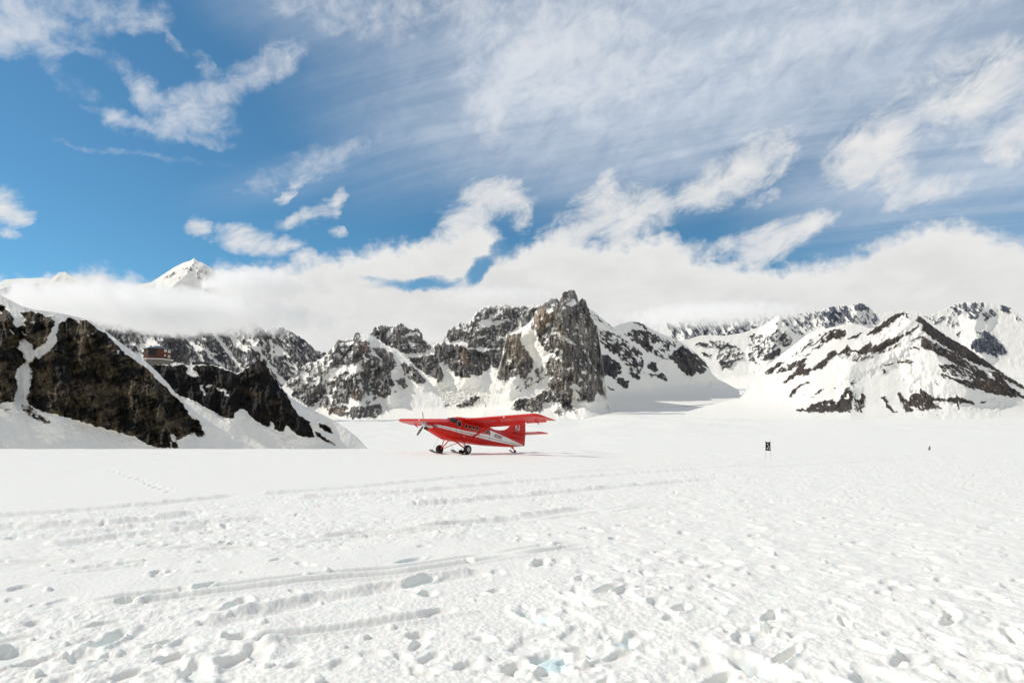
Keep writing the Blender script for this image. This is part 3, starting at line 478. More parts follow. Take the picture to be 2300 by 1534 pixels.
# broad hill on the right
BROWN = ((0.105, 0.085, 0.075), (0.045, 0.04, 0.038))
hr, _ = relief('mountain', [(1540, 925), (1600, 908), (1660, 893)] + t3((0, 1330), (90, 1200), (200, 1090), (300, 1000), (500, 840), (700, 690), (880, 545), (1050, 480), (1290, 430), (1400, 400), (1530, 384), (1700, 402), (1800, 440), (1850, 470), (1960, 390), (2100, 300), (2268, 210)) +
    t4((330, 278), (430, 245), (460, 268), (560, 288), (620, 288), (700, 335), (800, 425), (950, 530), (1100, 628), (1300, 738), (1500, 878), (1700, 1018), (1850, 1118), (1960, 1188), (2086, 1268), (2300, 1390), (2700, 1560)),
    [(1540, 926), (1640, 926), (1740, 928), (1850, 932), (2000, 937), (2100, 938), (2200, 938), (2300, 938), (2400, 938)], [(1540, 2600), (1740, 2450), (1850, 2300), (2100, 2250), (2400, 2400)], 1.1,
    [(t3((1750, 560), (1870, 480), (2060, 330), (2268, 205), (2268, 290), (2150, 350), (2100, 420), (1960, 490), (1850, 540)), 0.88, -35), (t4((0, 480), (240, 340), (330, 275), (430, 243), (440, 290), (310, 370), (230, 430), (90, 520), (0, 560)), 0.88, -35), (t4((440, 260), (520, 330), (510, 370), (460, 310)), 0.8, 50),
     (t3((1460, 610), (1560, 570), (1680, 495), (1750, 505), (1600, 600), (1480, 620)), 0.97), (t3((1280, 460), (1330, 455), (1470, 480), (1450, 560), (1380, 630), (1280, 600), (1040, 750), (920, 800), (1060, 680), (1200, 540)), 0.78, -42),
     (t3((510, 1280), (590, 1180), (700, 1090), (760, 1000), (900, 960), (830, 1060), (960, 1040), (1130, 920), (1200, 820), (1300, 760), (1340, 820), (1500, 700), (1540, 760), (1650, 790), (1840, 640), (1850, 740), (2000, 640), (2268, 590), (2268, 640), (2000, 780), (1700, 850), (1600, 890), (1650, 830),
          (1540, 810), (1330, 870), (1240, 900), (1190, 990), (1100, 1060), (960, 1070), (880, 1160), (800, 1190), (850, 1130), (700, 1180), (560, 1270)), 0.90, -38), (t4((0, 740), (240, 630), (420, 570), (640, 430), (645, 450), (470, 570), (260, 700), (0, 810)), 0.92, -35),
     (t4((390, 725), (560, 620), (700, 565), (750, 575), (620, 620), (480, 670)), 0.92, -30), (t3((240, 1110), (330, 1050), (490, 950), (560, 960), (420, 1050), (310, 1150)), 0.9, -38), (t3((400, 1110), (560, 1010), (900, 880), (880, 950), (620, 1080), (450, 1120)), 0.66, -38),
     (t3((700, 870), (900, 830), (1000, 780), (900, 870)), 0.6, -38), (t3((600, 900), (900, 640), (1150, 500), (1280, 470), (1150, 600), (900, 760), (700, 880)), 0.40, -42), (t3((1340, 880), (1540, 820), (1700, 860), (2100, 760), (2268, 660), (2268, 720), (1900, 880), (1600, 960)), 0.42, -48), (t4((0, 560), (400, 330), (620, 330), (560, 480), (300, 600), (0, 720)), 0.24, -40),
     (t4((590, 370), (640, 300), (620, 285), (800, 425), (1000, 575), (1300, 738), (1500, 880), (1700, 1020), (1900, 1165), (1930, 1190), (1700, 1080), (1560, 1000), (1400, 960), (1150, 830), (980, 720), (800, 600), (740, 560), (660, 500), (700, 440)), 1.0, 38),
     (t4((700, 580), (900, 700), (1200, 860), (1400, 1000), (1600, 1100), (1560, 1180), (1400, 1090), (1100, 950), (950, 870), (780, 780), (640, 760), (480, 760), (500, 725), (640, 740)), 0.74, 38),
     (t4((900, 980), (1100, 960), (1420, 1100), (1600, 1190), (1400, 1180), (1200, 1150), (960, 1070)), 0.62, 38), (t4((1370, 1070), (1560, 1130), (1800, 1240), (2086, 1400), (2500, 1560), (2500, 1600), (2086, 1440), (1700, 1390), (1500, 1330), (1340, 1300), (1100, 1190), (930, 1110), (960, 1090), (1200, 1190), (1420, 1180), (1560, 1200)), 0.86, 34), (t4((1580, 1050), (1740, 1100), (1900, 1290), (1760, 1250)), 0.9, 40),
     (t4((1700, 1090), (1960, 1200), (2086, 1270), (2500, 1480), (2500, 1520), (2086, 1310), (1850, 1200)), 0.8, 32), (t4((1080, 1010), (1300, 1110), (1500, 1180), (1300, 1130)), 0.85, 35), (t4((830, 1050), (1000, 1150), (980, 1160)), 0.7, 40),
     (t4((30, 1030), (120, 970), (480, 900), (620, 960), (480, 950), (130, 1000)), 0.46, -10), (t4((130, 1030), (160, 1040), (190, 1100), (165, 1100)), 0.9), (t4((860, 1225), (890, 1245), (870, 1255)), 0.95),
     (t5((195, 410), (300, 400), (350, 360), (450, 330), (530, 310), (560, 350), (600, 330), (620, 250), (690, 195), (710, 230), (720, 330), (700, 430), (620, 470), (540, 460), (470, 430), (350, 440), (230, 430)), 0.96), (t5((420, 355), (455, 345), (445, 370)), 0.05), (t5((475, 380), (505, 340), (510, 375)), 0.05), (t5((640, 310), (695, 260), (690, 300)), 0.1),
     (t5((690, 170), (720, 140), (760, 160), (730, 160), (740, 230), (720, 200)), 0.7), (t5((730, 220), (760, 330), (830, 280), (830, 370), (790, 460), (740, 440)), 0.68, 70), (t5((800, 250), (835, 290), (820, 370), (790, 350)), 0.9), (t5((850, 400), (862, 450), (850, 455)), 0.8, 80), (t5((890, 340), (920, 355), (900, 360)), 0.95),
     (t5((985, 300), (1020, 280), (1050, 370), (1130, 430), (1080, 440), (1020, 370)), 0.82, 55),
     (t5((1130, 260), (1160, 255), (1230, 340), (1260, 260), (1330, 250), (1350, 215), (1470, 300), (1600, 310), (1720, 310), (1840, 350), (1700, 340), (1520, 330), (1440, 340), (1550, 400), (1500, 460), (1380, 460), (1280, 390), (1240, 370), (1290, 440), (1210, 440), (1170, 350)), 0.85, 55),
     (t5((1590, 300), (1720, 300), (1850, 345), (1840, 355), (1700, 345), (1600, 345)), 0.9), (t5((1680, 260), (1700, 300), (1680, 310)), 0.9), (t5((1680, 340), (1710, 340), (1700, 420), (1690, 420)), 0.7, 80), (t5((1880, 350), (1930, 330), (1970, 345), (1920, 355)), 0.85),
     (t5((120, 310), (170, 220), (260, 160), (330, 155), (220, 210), (190, 260)), 0.92, -35), (t5((310, 310), (380, 260), (460, 200), (430, 240), (360, 290)), 0.92, -35), (t5((200, 300), (330, 240), (300, 265)), 0.85, -35), (t5((480, 205), (580, 155), (520, 190)), 0.8, -30), (t5((530, 200), (575, 205), (560, 215)), 0.85),
     (t5((210, 430), (600, 470), (900, 460), (1300, 470), (1800, 440), (1800, 420), (1500, 400), (1200, 440), (700, 430)), 0.20, 75)],
    cols=BROWN, streak=(0.22, 0.1), seed=90, stretch=4.2, pillar=1.5, ledge=1.0, gully=0.6, rock_rel=4.0, rel_wl=20, jag=0.8, wl=5, amp=1.25, snow_rel=0.7, step=1.25, big=6,
    spurs=[(t4((430, 250), (640, 400), (900, 900), (1300, 1330)), 40, 90), (t4((620, 300), (300, 600), (-300, 1000)), 16, 40), (t5((690, 190), (700, 460)), 12, 30), (t5((1350, 230), (1420, 460)), 10, 30), (t4((500, 740), (100, 980)), 10, 26)],
    tones=[(t4((1400, 1180), (1600, 1200), (1900, 1380), (1500, 1330)), (0.11, 0.09, 0.06), 0.6), (t5((210, 430), (1800, 440), (1800, 420), (1500, 400), (1200, 440), (700, 430)), (0.40, 0.31, 0.23), 0.5)])
# ------------------------------------------------------------------ the snow field (one sheet from the feet to the far glacier)
def to_px(X, Y, Zz):
    q = Zz - CH
    zc = Y * CP + q * SP
    zc = np.where(zc > 0.05, zc, 0.05)
    return 1150 + F * X / zc, 767 - F * (-Y * SP + q * CP) / zc

def ground_pt(px, py):
    dx, dz = ray(px, py)
    D = -CH / np.asarray(dz)
    return np.asarray(dx) * D, D

def _zy(tab):
    """(distance, height) table from (distance, row or height)"""
    D = np.array([t[0] for t in tab], float)
    z = np.array([t[1] if len(t) == 2 else float(ray(1150, t[2])[1]) * t[0] + CH for t in tab], float)
    return D, z

P_LEFT = _zy([(0, 0), (20, 0), (50, 0.1), (82, 0.1), (90, -0.4), (120, -3), (300, 0, 1004), (600, 0, 992), (1000, 0, 972), (2000, 0, 949), (2700, 0, 942), (3400, 0, 936), (8000, 0, 930), (16000, 0, 925)])
P_RIGHT = _zy([(0, 0), (20, 0), (45, 0.05), (80, -0.35), (125, -1.5), (200, -2.6), (300, 0, 1002), (600, 0, 987), (1000, 0, 970), (2000, 0, 943), (2700, 0, 938), (3400, 0, 933), (8000, 0, 928), (16000, 0, 924)])
P_VALLEY = _zy([(0, 0), (20, 0), (45, 0.05), (80, -0.35), (125, -1.5), (200, -2.6), (300, 0, 1002), (600, 0, 987), (1000, 0, 970), (2000, 0, 943), (2500, 0, 935), (3000, 0, 921), (3600, 0, 904), (4300, 0, 886), (5200, 0, 868), (8000, 0, 846), (16000, 0, 840)])

def base_z(X, Y):
    r = np.hypot(X, Y)
    az = np.arctan2(X, Y)
    az = np.clip(az, -1.2, 1.2)
    xp = 1150 + F * np.tan(az)
    def ip(P): return np.interp(r * np.cos(np.clip(az, -0.7, 0.7)), P[0], P[1])
    wr = sstep(1150, 1750, xp)
    wv = sstep(1290, 1400, xp) * (1 - sstep(1680, 1780, xp)) + sstep(2080, 2220, xp)
    z = ip(P_LEFT) * (1 - wr) + ip(P_RIGHT) * wr
    z = z * (1 - wv) + ip(P_VALLEY) * wv
    back = sstep(0.0, -3.0, Y)
    return z * (1 - back)

def snow_detail(X, Y):
    r = np.hypot(X, Y)
    xp, yp = to_px(X, Y, 0 * X)
    fade = 1 - sstep(60, 110, r)
    # which parts are trampled
    line = np.interp(xp, [-400, 0, 450, 640, 900, 1150, 1500, 1900, 2300, 2700], [1165, 1150, 1120, 1098, 1078, 1062, 1045, 1030, 1012, 1005])
    wob = fbm(X / 2.2, Y / 2.2, 3, 201)
    rough = sstep(-8, 30, yp - line + 26 * wob * sstep(1000, 1300, yp) * 2)
    churn = sstep(-0.15, 0.3, fbm(X / 2.6 + 5, Y / 3.5, 3, 205) + 0.35 * sstep(1330, 1130, yp) * sstep(1500, 300, xp))
    # smoother packed lanes
    lane = sstep(60, 10, np.abs(yp - np.interp(xp, [0, 400, 800, 1200, 1700], [1335, 1300, 1270, 1235, 1150]))) * sstep(1500, 1000, xp)
    lane2 = sstep(26, 6, np.abs(yp - np.interp(xp, [300, 700, 1100, 1500], [1450, 1400, 1350, 1290]))) * sstep(1500, 1100, xp)
    k = rough * (1 - 0.80 * lane) * (1 - 0.6 * lane2)
    rt = sstep(1000, 1700, xp)
    wx = X + 0.10 * fbm(X / 0.5, Y / 0.5, 2, 211); wy = Y + 0.10 * fbm(X / 0.5, Y / 0.5, 2, 215)
    billow = 0.50 * np.abs(perlin(wx / 0.34, wy / 0.42, 221)) + 0.34 * np.abs(perlin(wx / 0.16, wy / 0.19, 225)) + 0.13 * np.abs(perlin(wx / 0.075, wy / 0.085, 229)) + 0.06 * np.abs(perlin(wx / 0.036, wy / 0.04, 231))
    h = k * churn * (1 - 0.75 * rt) * 0.055 * (billow - 0.25)
    # sun-softened hollows and ridges
    wx = X + 0.22 * fbm(X / 0.7, Y / 0.7, 3, 241); wy = Y + 0.22 * fbm(X / 0.7, Y / 0.7, 3, 245)
    cup = 0.6 * np.abs(perlin(wx / 0.62, wy / 0.85, 251)) + 0.3 * np.abs(perlin(wx / 0.30, wy / 0.36, 255)) + 0.13 * perlin(wx / 0.12, wy / 0.14, 259)
    h = h + k * (0.45 + 0.55 * rt) * 0.052 * (cup - 0.25)
    h = h + rough * 0.035 * fbm(X / 1.3, Y / 1.6, 3, 261)
    h = h + rough * 0.010 * fbm(X / 0.055, Y / 0.06, 2, 265) * sstep(14, 5, r)
    # sharp little pits
    pit = perlin(wx / 0.26, wy / 0.33, 271)
    h = h - rough * (0.3 + 0.7 * churn) * (1 - 0.8 * lane) * 0.10 * np.clip(pit - 0.46, 0, 1) * 1.2
    # smooth far surface: wind ripples and long faint ski lanes
    h = h + (1 - rough) * (0.012 * fbm(X / 1.5, Y / 0.6, 3, 281) + 0.02 * fbm(X / 9, Y / 3, 2, 285))
    far = sstep(1105, 1040, yp) * sstep(1002, 1010, yp)
    h = h + far * 0.022 * np.abs(fbm((X * 0.1), (Y + 0.03 * X) / 0.8, 3, 291)) + far * 0.05 * sstep(1035, 1012, yp) * fbm(X / 0.9, Y / 0.7, 3, 295)
    scatter_tint = np.zeros_like(h)
    # ---- lanes pressed by skis, sleds and boots
    tracks = [
        ([(-60, 1160), (0, 1155), (90, 1150), (180, 1143), (330, 1131), (440, 1119), (520, 1112)], 0.06, 0.18), ([(-60, 1189), (10, 1182), (110, 1177), (200, 1172), (330, 1161), (430, 1148)], 0.07, 0.22),
        ([(60, 1204), (160, 1196), (300, 1181), (440, 1172), (600, 1158)], 0.045, 0.18), ([(100, 1222), (230, 1205), (360, 1190), (470, 1180)], 0.045, 0.18), ([(570, 1109), (690, 1100), (800, 1092), (1000, 1074), (1150, 1062)], 0.06, 0.22),
        ([(640, 1117), (760, 1110), (900, 1103), (1150, 1082), (1400, 1064), (1700, 1044)], 0.06, 0.25), ([(900, 1133), (1000, 1124), (1150, 1112), (1350, 1094), (1600, 1075)], 0.07, 0.22),
        ([(440, 1396), (520, 1380), (620, 1356), (720, 1334), (880, 1309), (980, 1292), (1075, 1279)], 0.05, 0.12), ([(140, 1276), (230, 1268), (330, 1259)], 0.035, 0.07), ([(140, 1282), (230, 1274), (330, 1265)], 0.03, 0.06),
        ([(700, 1205), (900, 1190), (1150, 1160), (1300, 1140)], 0.05, 0.16), ([(430, 1500), (520, 1478), (600, 1450), (640, 1440)], 0.03, 0.14),
        ([(0, 1045), (300, 1042), (700, 1038), (1150, 1036), (1400, 1032)], 0.03, 0.5), ([(0, 1030), (500, 1027), (1000, 1026), (1400, 1022)], 0.035, 0.6), ([(500, 1019), (1000, 1018.5), (1500, 1017), (1700, 1015)], 0.05, 0.5),
        ([(1600, 1043), (1900, 1028), (2300, 1010)], 0.05, 0.5), ([(1650, 1052), (2000, 1033), (2350, 1017)], 0.05, 0.5), ([(1700, 1033), (1950, 1020), (2200, 1010)], 0.04, 0.5), ([(1250, 1062), (1450, 1050), (1750, 1033), (1900, 1025)], 0.05, 0.4)]
    for pts, hh, w in tracks:
        p = np.array(pts, float); gxp, gyp = ground_pt(p[:, 0], p[:, 1])
        G = list(zip(gxp, gyp)); m = 5 * w
        sel = (X > gxp.min() - m) & (X < gxp.max() + m) & (Y > gyp.min() - m) & (Y < gyp.max() + m)
        if not sel.any(): continue
        x, y = X[sel], Y[sel]
        jx = x + 0.35 * w * fbm(x / (2.2 * w), y / (2.2 * w), 3, 301); jy = y + 0.5 * w * fbm(x / (2.0 * w), y / (2.0 * w), 3, 305)
        d, par = seg_dist(jx, jy, G)
        # signed side: nearer the viewer is the groove
        yc = np.interp(jx, gxp, gyp); sd = np.where(jy < yc, 1, -1)
        lump = 0.45 + 0.9 * np.clip(0.5 + fbm(x / (3.2 * w), y / (2.2 * w), 3, 309), 0, 1)
        prof = hh * lump * np.exp(-(d / w) ** 2 * 1.6) - 0.75 * hh * np.exp(-((d - 1.9 * w) / w) ** 2) * (sd > 0) - 0.2 * hh * np.exp(-((d - 1.9 * w) / w) ** 2) * (sd < 0)
        h[sel] += prof * sstep(0, 0.06, par) * sstep(1, 0.94, par)
    # ---- plain ski and sled grooves
    for pts, w, dp in [([(-100, 1262), (300, 1240), (700, 1208), (1150, 1165), (1500, 1128)], 0.07, 0.035), ([(-100, 1270), (300, 1248), (700, 1216), (1150, 1172), (1500, 1134)], 0.07, 0.035), ([(200, 1350), (600, 1305), (900, 1272), (1300, 1215)], 0.08, 0.04), ([(220, 1362), (620, 1316), (920, 1282), (1320, 1224)], 0.08, 0.04),
                       ([(-50, 1420), (250, 1392), (460, 1366)], 0.08, 0.035), ([(560, 1440), (900, 1392), (1250, 1330)], 0.09, 0.045), ([(0, 1058), (600, 1050), (1150, 1046), (1500, 1040)], 0.35, 0.05), ([(0, 1066), (600, 1057), (1150, 1052), (1500, 1045)], 0.35, 0.05), ([(0, 1036), (700, 1031), (1300, 1030)], 0.45, 0.07), ([(0, 1024), (700, 1022), (1300, 1021)], 0.45, 0.09),
                       ([(990, 1019), (1200, 1021), (1500, 1022), (1900, 1019)], 0.3, 0.10), ([(1050, 1017.5), (1250, 1019), (1500, 1020)], 0.3, 0.10), ([(1300, 1050), (1700, 1030), (2300, 1003)], 0.3, 0.06), ([(1400, 1060), (1800, 1040), (2350, 1012)], 0.3, 0.06), ([(1500, 1026), (1900, 1013), (2200, 1005)], 0.4, 0.08)]:
        p = np.array(pts, float); gxp, gyp = ground_pt(p[:, 0], p[:, 1]); m = 6 * w
        sel = (X > gxp.min() - m) & (X < gxp.max() + m) & (Y > gyp.min() - m) & (Y < gyp.max() + m)
        if not sel.any(): continue
        x, y = X[sel], Y[sel]
        d, par = seg_dist(x, y + 0.3 * w * fbm(x / (9 * w), y / (9 * w), 2, 341), list(zip(gxp, gyp)))
        gate = sstep(-0.35, 0.1, fbm(x / (30 * w), y / (14 * w), 2, 345)) * sstep(0, 0.05, par) * sstep(1, 0.95, par)
        h[sel] = h[sel] * (1 - 0.6 * gate * np.exp(-(d / w) ** 2)) + gate * dp * (0.55 * np.exp(-((d - 1.7 * w) / (0.6 * w)) ** 2) - np.exp(-(d / w) ** 4))
    # ---- boot holes: px, py, half width, half length (m), depth, turn, strength of painted scatter tint
    holes = [(246, 1434, .085, .20, .26, .1, 1), (459, 1314, .075, .17, .17, -.5, .9), (529, 1361, .085, .15, .20, -.3, .8), (944, 1304, .08, .19, .18, -.6, .9), (921, 1256, .075, .2, .13, -.6, .8), (960, 1334, .10, .13, .10, 0, .5),
             (290, 1348, .05, .14, .08, -.7, .2), (1205, 1384, .11, .22, .20, .5, .8), (1364, 1324, .07, .20, .20, -.6, .7), (1300, 1346, .07, .22, .17, .5, .6), (1405, 1438, .08, .15, .18, -.3, .8), (1240, 1482, .16, .14, .17, .4, .8),
             (1162, 1502, .10, .14, .15, 0, .6), (1690, 1497, .14, .20, .18, .1, .7), (1985, 1526, .2, .15, .14, .2, .6), (1730, 1380, .05, .16, .14, -.6, .5), (1530, 1366, .07, .12, .15, -.5, .6), (1545, 1262, .09, .16, .12, .2, .6),
             (1765, 1472, .04, .20, .13, -.7, .4), (1665, 1438, .06, .11, .13, -.2, .5), (1896, 1392, .04, .14, .13, -.3, .4), (440, 1505, .10, .2, .14, .5, .6), (20, 1468, .16, .2, .13, .3, .5), (620, 1258, .05, .14, .1, -.3, .4), (505, 1178, .07, .2, .13, .3, .7),
             (2130, 1445, .05, .15, .14, 0, .5), (2275, 1428, .06, .2, .15, -.4, .6), (1215, 1262, .10, .25, .10, -.3, .4), (575, 1222, .12, .2, .12, .6, .5), (1330, 1190, .1, .2, .1, .6, .5), (352, 1284, .07, .15, .11, .1, .5), (8, 1178, .10, .3, .15, 0, .8)]
    rg = np.random.default_rng(5)
    for _ in range(520):
        px, py = rg.uniform(-150, 2450), 1080 + 500 * rg.random() ** 0.8
        left = 1 - float(sstep(900, 1500, px))
        if py < np.interp(px, [0, 640, 1150, 2300], [1190, 1130, 1090, 1060]): continue
        if left > 0.5 and rg.random() < 0.55: continue
        holes.append((px, py, rg.uniform(.05, .11), rg.uniform(.08, .2), rg.uniform(.03, .09), rg.uniform(-.9, .9), rg.uniform(0, .45)))
    for i in range(12):
        holes.append((252 + 11.5 * i + rg.uniform(-3, 3), 1056 + 4.3 * i + rg.uniform(-1.5, 1.5), .12, .30, .07, .2, .1))
    for px, py, a, b, dep, rot, wt in holes:
        if dep > 0.125 and wt > 0.3: b *= 1.3; a *= 1.05
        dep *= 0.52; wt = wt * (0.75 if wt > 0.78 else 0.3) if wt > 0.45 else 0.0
        gxp, gyp = ground_pt(px, py); gxp, gyp = float(gxp), float(gyp)
        m = 2.6 * max(a, b)
        sel = (np.abs(X - gxp) < m) & (np.abs(Y - gyp) < m)
        if not sel.any(): continue
        x, y = X[sel] - gxp, Y[sel] - gyp
        c, s = math.cos(rot), math.sin(rot)
        u, v = (x * c + y * s) / a, (-x * s + y * c) / b
        q = np.hypot(u, v) * (1 + 0.22 * fbm((x + gxp) / 0.16, (y + gyp) / 0.16, 3, 321))
        inn = 1 - sstep(0.62, 1.08, q)
        h[sel] = h[sel] * (1 - 0.8 * inn) - dep * inn + 0.16 * dep * np.exp(-((q - 1.35) / 0.3) ** 2)
        scatter_tint[sel] = np.maximum(scatter_tint[sel], wt * (1 - sstep(0.3, 1.15, q)))
    # lumps thrown out by boots
    for _ in range(130):
        px, py = rg.uniform(-100, 2400), 1120 + 430 * rg.random()
        if py < np.interp(px, [0, 640, 1150, 2300], [1165, 1110, 1090, 1080]): continue
        gxp, gyp = ground_pt(px, py); gxp, gyp = float(gxp), float(gyp)
        a = rg.uniform(.02, .06); m = 2 * a
        sel = (np.abs(X - gxp) < m) & (np.abs(Y - gyp) < m)
        if not sel.any(): continue
        x, y = X[sel], Y[sel]
        q = np.hypot(x - gxp, y - gyp) / a * (1 + 0.5 * fbm(x / (a * 1.2), y / (a * 1.2), 3, 331))
        h[sel] += a * rg.uniform(.5, .9) * np.sqrt(np.clip(1 - q * q, 0, 1))
    return h * fade, np.clip(scatter_tint, 0, 1) * fade

ypx = np.concatenate([np.geomspace(2600, 1000, 34)[:-1] + 600, np.arange(1600, 1003.0, -1.05)])
rr = -CH / ray(1150, ypx)[1]
rr = np.concatenate([[0.12], rr[rr > 0.15], np.geomspace(101, 1200, 120)[0:], np.geomspace(1230, 15500, 110)])
rr = np.unique(rr)
xf = np.concatenate([np.arange(-900, -130, 4.5), np.arange(-130, 2432, 1.55), np.arange(2432, 3300, 4.5)])
azf = np.arctan((xf - 1150) / F)
side = np.linspace(0, 1, 70)[1:-1] ** 1.6
azr = azf[-1] + side * (math.pi - azf[-1]); azl = azf[0] - side[::-1] * (math.pi + azf[0])
az = np.concatenate([azl, azf, azr, [math.pi]])
RR, AZ = np.meshgrid(rr, az, indexing='ij')
GXX, GYY = RR * np.sin(AZ), RR * np.cos(AZ)
gz = base_z(GXX, GYY)
near = (RR < 112) & (GYY > 0.3)
dh = np.zeros_like(gz); scatter_tint = np.zeros_like(gz)
dh[near], scatter_tint[near] = snow_detail(GXX[near], GYY[near])
gz = gz + dh
farm = sstep(150, 600, RR)
gz = gz + farm * (5.0 * fbm(GXX / 150, GYY / 420, 4, 401) * sstep(200, 1500, RR) + 0.8 * fbm(GXX / 34, GYY / 110, 3, 405))
# crevassed steps on the glacier
cre = sstep(1200, 1800, RR) * (1 - sstep(3200, 4200, RR))
gz = gz + cre * 3.0 * np.clip(fbm(GXX / 120, GYY / 160, 2, 411), 0, 1) * (ridged(GXX / 22, GYY / 60, 3, 415) - 0.5)
M_snow, nt, b, out = new_mat('trampled_snow')
aw = nt.nodes.new('ShaderNodeAttribute'); aw.attribute_name = 'scatter_tint'
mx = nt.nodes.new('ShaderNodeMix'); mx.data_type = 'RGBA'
mx.inputs['A'].default_value = (*SNOW, 1); mx.inputs['B'].default_value = (0.50, 0.74, 0.80, 1)  # cyan painted into the holes for light scattered inside the snow
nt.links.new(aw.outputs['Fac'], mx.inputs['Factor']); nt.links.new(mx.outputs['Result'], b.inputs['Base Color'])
b.inputs['Subsurface Weight'].default_value = 0.4; b.inputs['Subsurface Radius'].default_value = (0.6, 1.0, 1.15); b.inputs['Subsurface Scale'].default_value = 0.035
b.inputs['Roughness'].default_value = 0.6; b.inputs['Specular IOR Level'].default_value = 0.2
tc = nt.nodes.new('ShaderNodeTexCoord'); nz = nt.nodes.new('ShaderNodeTexNoise'); nz.inputs['Scale'].default_value = 42; nz.inputs['Detail'].default_value = 4
nt.links.new(tc.outputs['Object'], nz.inputs['Vector'])
bp = nt.nodes.new('ShaderNodeBump'); bp.inputs['Strength'].default_value = 0.35; bp.inputs['Distance'].default_value = 0.012
nt.links.new(nz.outputs['Fac'], bp.inputs['Height']); nt.links.new(bp.outputs['Normal'], b.inputs['Normal'])
g = link(grid_mesh('snow_ground', np.stack([GXX, GYY, gz], -1), {'scatter_tint': scatter_tint}, M_snow, wrap=True))
tag(g, kind='structure')

def ground_z(x, y):
    X, Y = np.array([x], float), np.array([y], float)
    return float(base_z(X, Y)[0])
# ------------------------------------------------------------------ mesh collector
class MB:
    def __init__(s): s.bm = bmesh.new()
    def quad(s, pts):
        return s.bm.faces.new([s.bm.verts.new(p) for p in pts])
    def hull(s, bot, top):
        """closed prism between two rings"""
        n = len(bot); a = [s.bm.verts.new(p) for p in bot]; b = [s.bm.verts.new(p) for p in top]
        s.bm.faces.new(a[::-1]); s.bm.faces.new(b)
        for i in range(n): s.bm.faces.new((a[i], a[(i + 1) % n], b[(i + 1) % n], b[i]))
    def box(s, c, size, M=None):
        x, y, z = [v / 2 for v in size]; c = Vector(c)
        f = lambda *p: (M @ Vector(p) if M is not None else Vector(p)) + c
        s.hull([f(-x, -y, -z), f(x, -y, -z), f(x, y, -z), f(-x, y, -z)], [f(-x, -y, z), f(x, -y, z), f(x, y, z), f(-x, y, z)])
    def tube(s, p, q, r, r2=None, n=10, sq=(1, 1), up=None):
        p, q = Vector(p), Vector(q); d = (q - p).normalized()
        u = Vector(up) if up else (Vector((0, 0, 1)) if abs(d.z) < 0.9 else Vector((1, 0, 0)))
        a = d.cross(u).normalized(); b = d.cross(a)
        r2 = r if r2 is None else r2
        ring = lambda c, R: [c + a * (math.cos(t * 2 * math.pi / n) * R * sq[0]) + b * (math.sin(t * 2 * math.pi / n) * R * sq[1]) for t in range(n)]
        s.hull(ring(p, r), ring(q, r2))
    def rings(s, rr, cap=True):
        vs = [[s.bm.verts.new(p) for p in r] for r in rr]; n = len(rr[0])
        for a, b in zip(vs[:-1], vs[1:]):
            for i in range(n): s.bm.faces.new((a[i], a[(i + 1) % n], b[(i + 1) % n], b[i]))
        if cap: s.bm.faces.new(vs[0][::-1]); s.bm.faces.new(vs[-1])
    def sheet(s, rows, thick=0):
        vs = [[s.bm.verts.new(p) for p in r] for r in rows]
        for a, b in zip(vs[:-1], vs[1:]):
            for i in range(len(a) - 1): s.bm.faces.new((a[i], a[i + 1], b[i + 1], b[i]))
    def build(s, name, mat, parent=None, bevel=0.0, smooth=False, angle=40):
        bmesh.ops.remove_doubles(s.bm, verts=s.bm.verts, dist=1e-5)
        bmesh.ops.recalc_face_normals(s.bm, faces=s.bm.faces)
        if bevel > 0:
            ed = [e for e in s.bm.edges if len(e.link_faces) == 2 and e.calc_face_angle(0) > 0.5]
            bmesh.ops.bevel(s.bm, geom=ed, offset=bevel, segments=2, affect='EDGES', clamp_overlap=True)
        me = bpy.data.meshes.new(name); s.bm.to_mesh(me); s.bm.free()
        if smooth:
            me.polygons.foreach_set('use_smooth', np.ones(len(me.polygons), dtype=bool))
            me.set_sharp_from_angle(angle=math.radians(angle))
        me.materials.append(mat)
        return link(bpy.data.objects.new(name, me), parent)

# ------------------------------------------------------------------ six-sided mountain hut on the ridge
M_redwood = simple('red_brown_boards', (0.115, 0.036, 0.022), 0.8, var=0.35, scale=3)
M_roof = simple('grey_metal_roof', (0.11, 0.125, 0.15), 0.45, metal=0.3, var=0.2, scale=2)
M_skirt = simple('grey_plywood', (0.13, 0.115, 0.105), 0.8, var=0.25, scale=2)
M_pale = simple('pale_painted_wood', (0.62, 0.60, 0.55), 0.6, var=0.1, scale=4)
M_glassdark = simple('dark_window_glass', (0.012, 0.014, 0.016), 0.35, spec=0.3)
M_curtain = simple('pale_curtained_glass', (0.62, 0.60, 0.50), 0.4, var=0.15, scale=3)
M_dark = simple('weathered_dark_wood', (0.045, 0.04, 0.036), 0.85, var=0.3, scale=3)

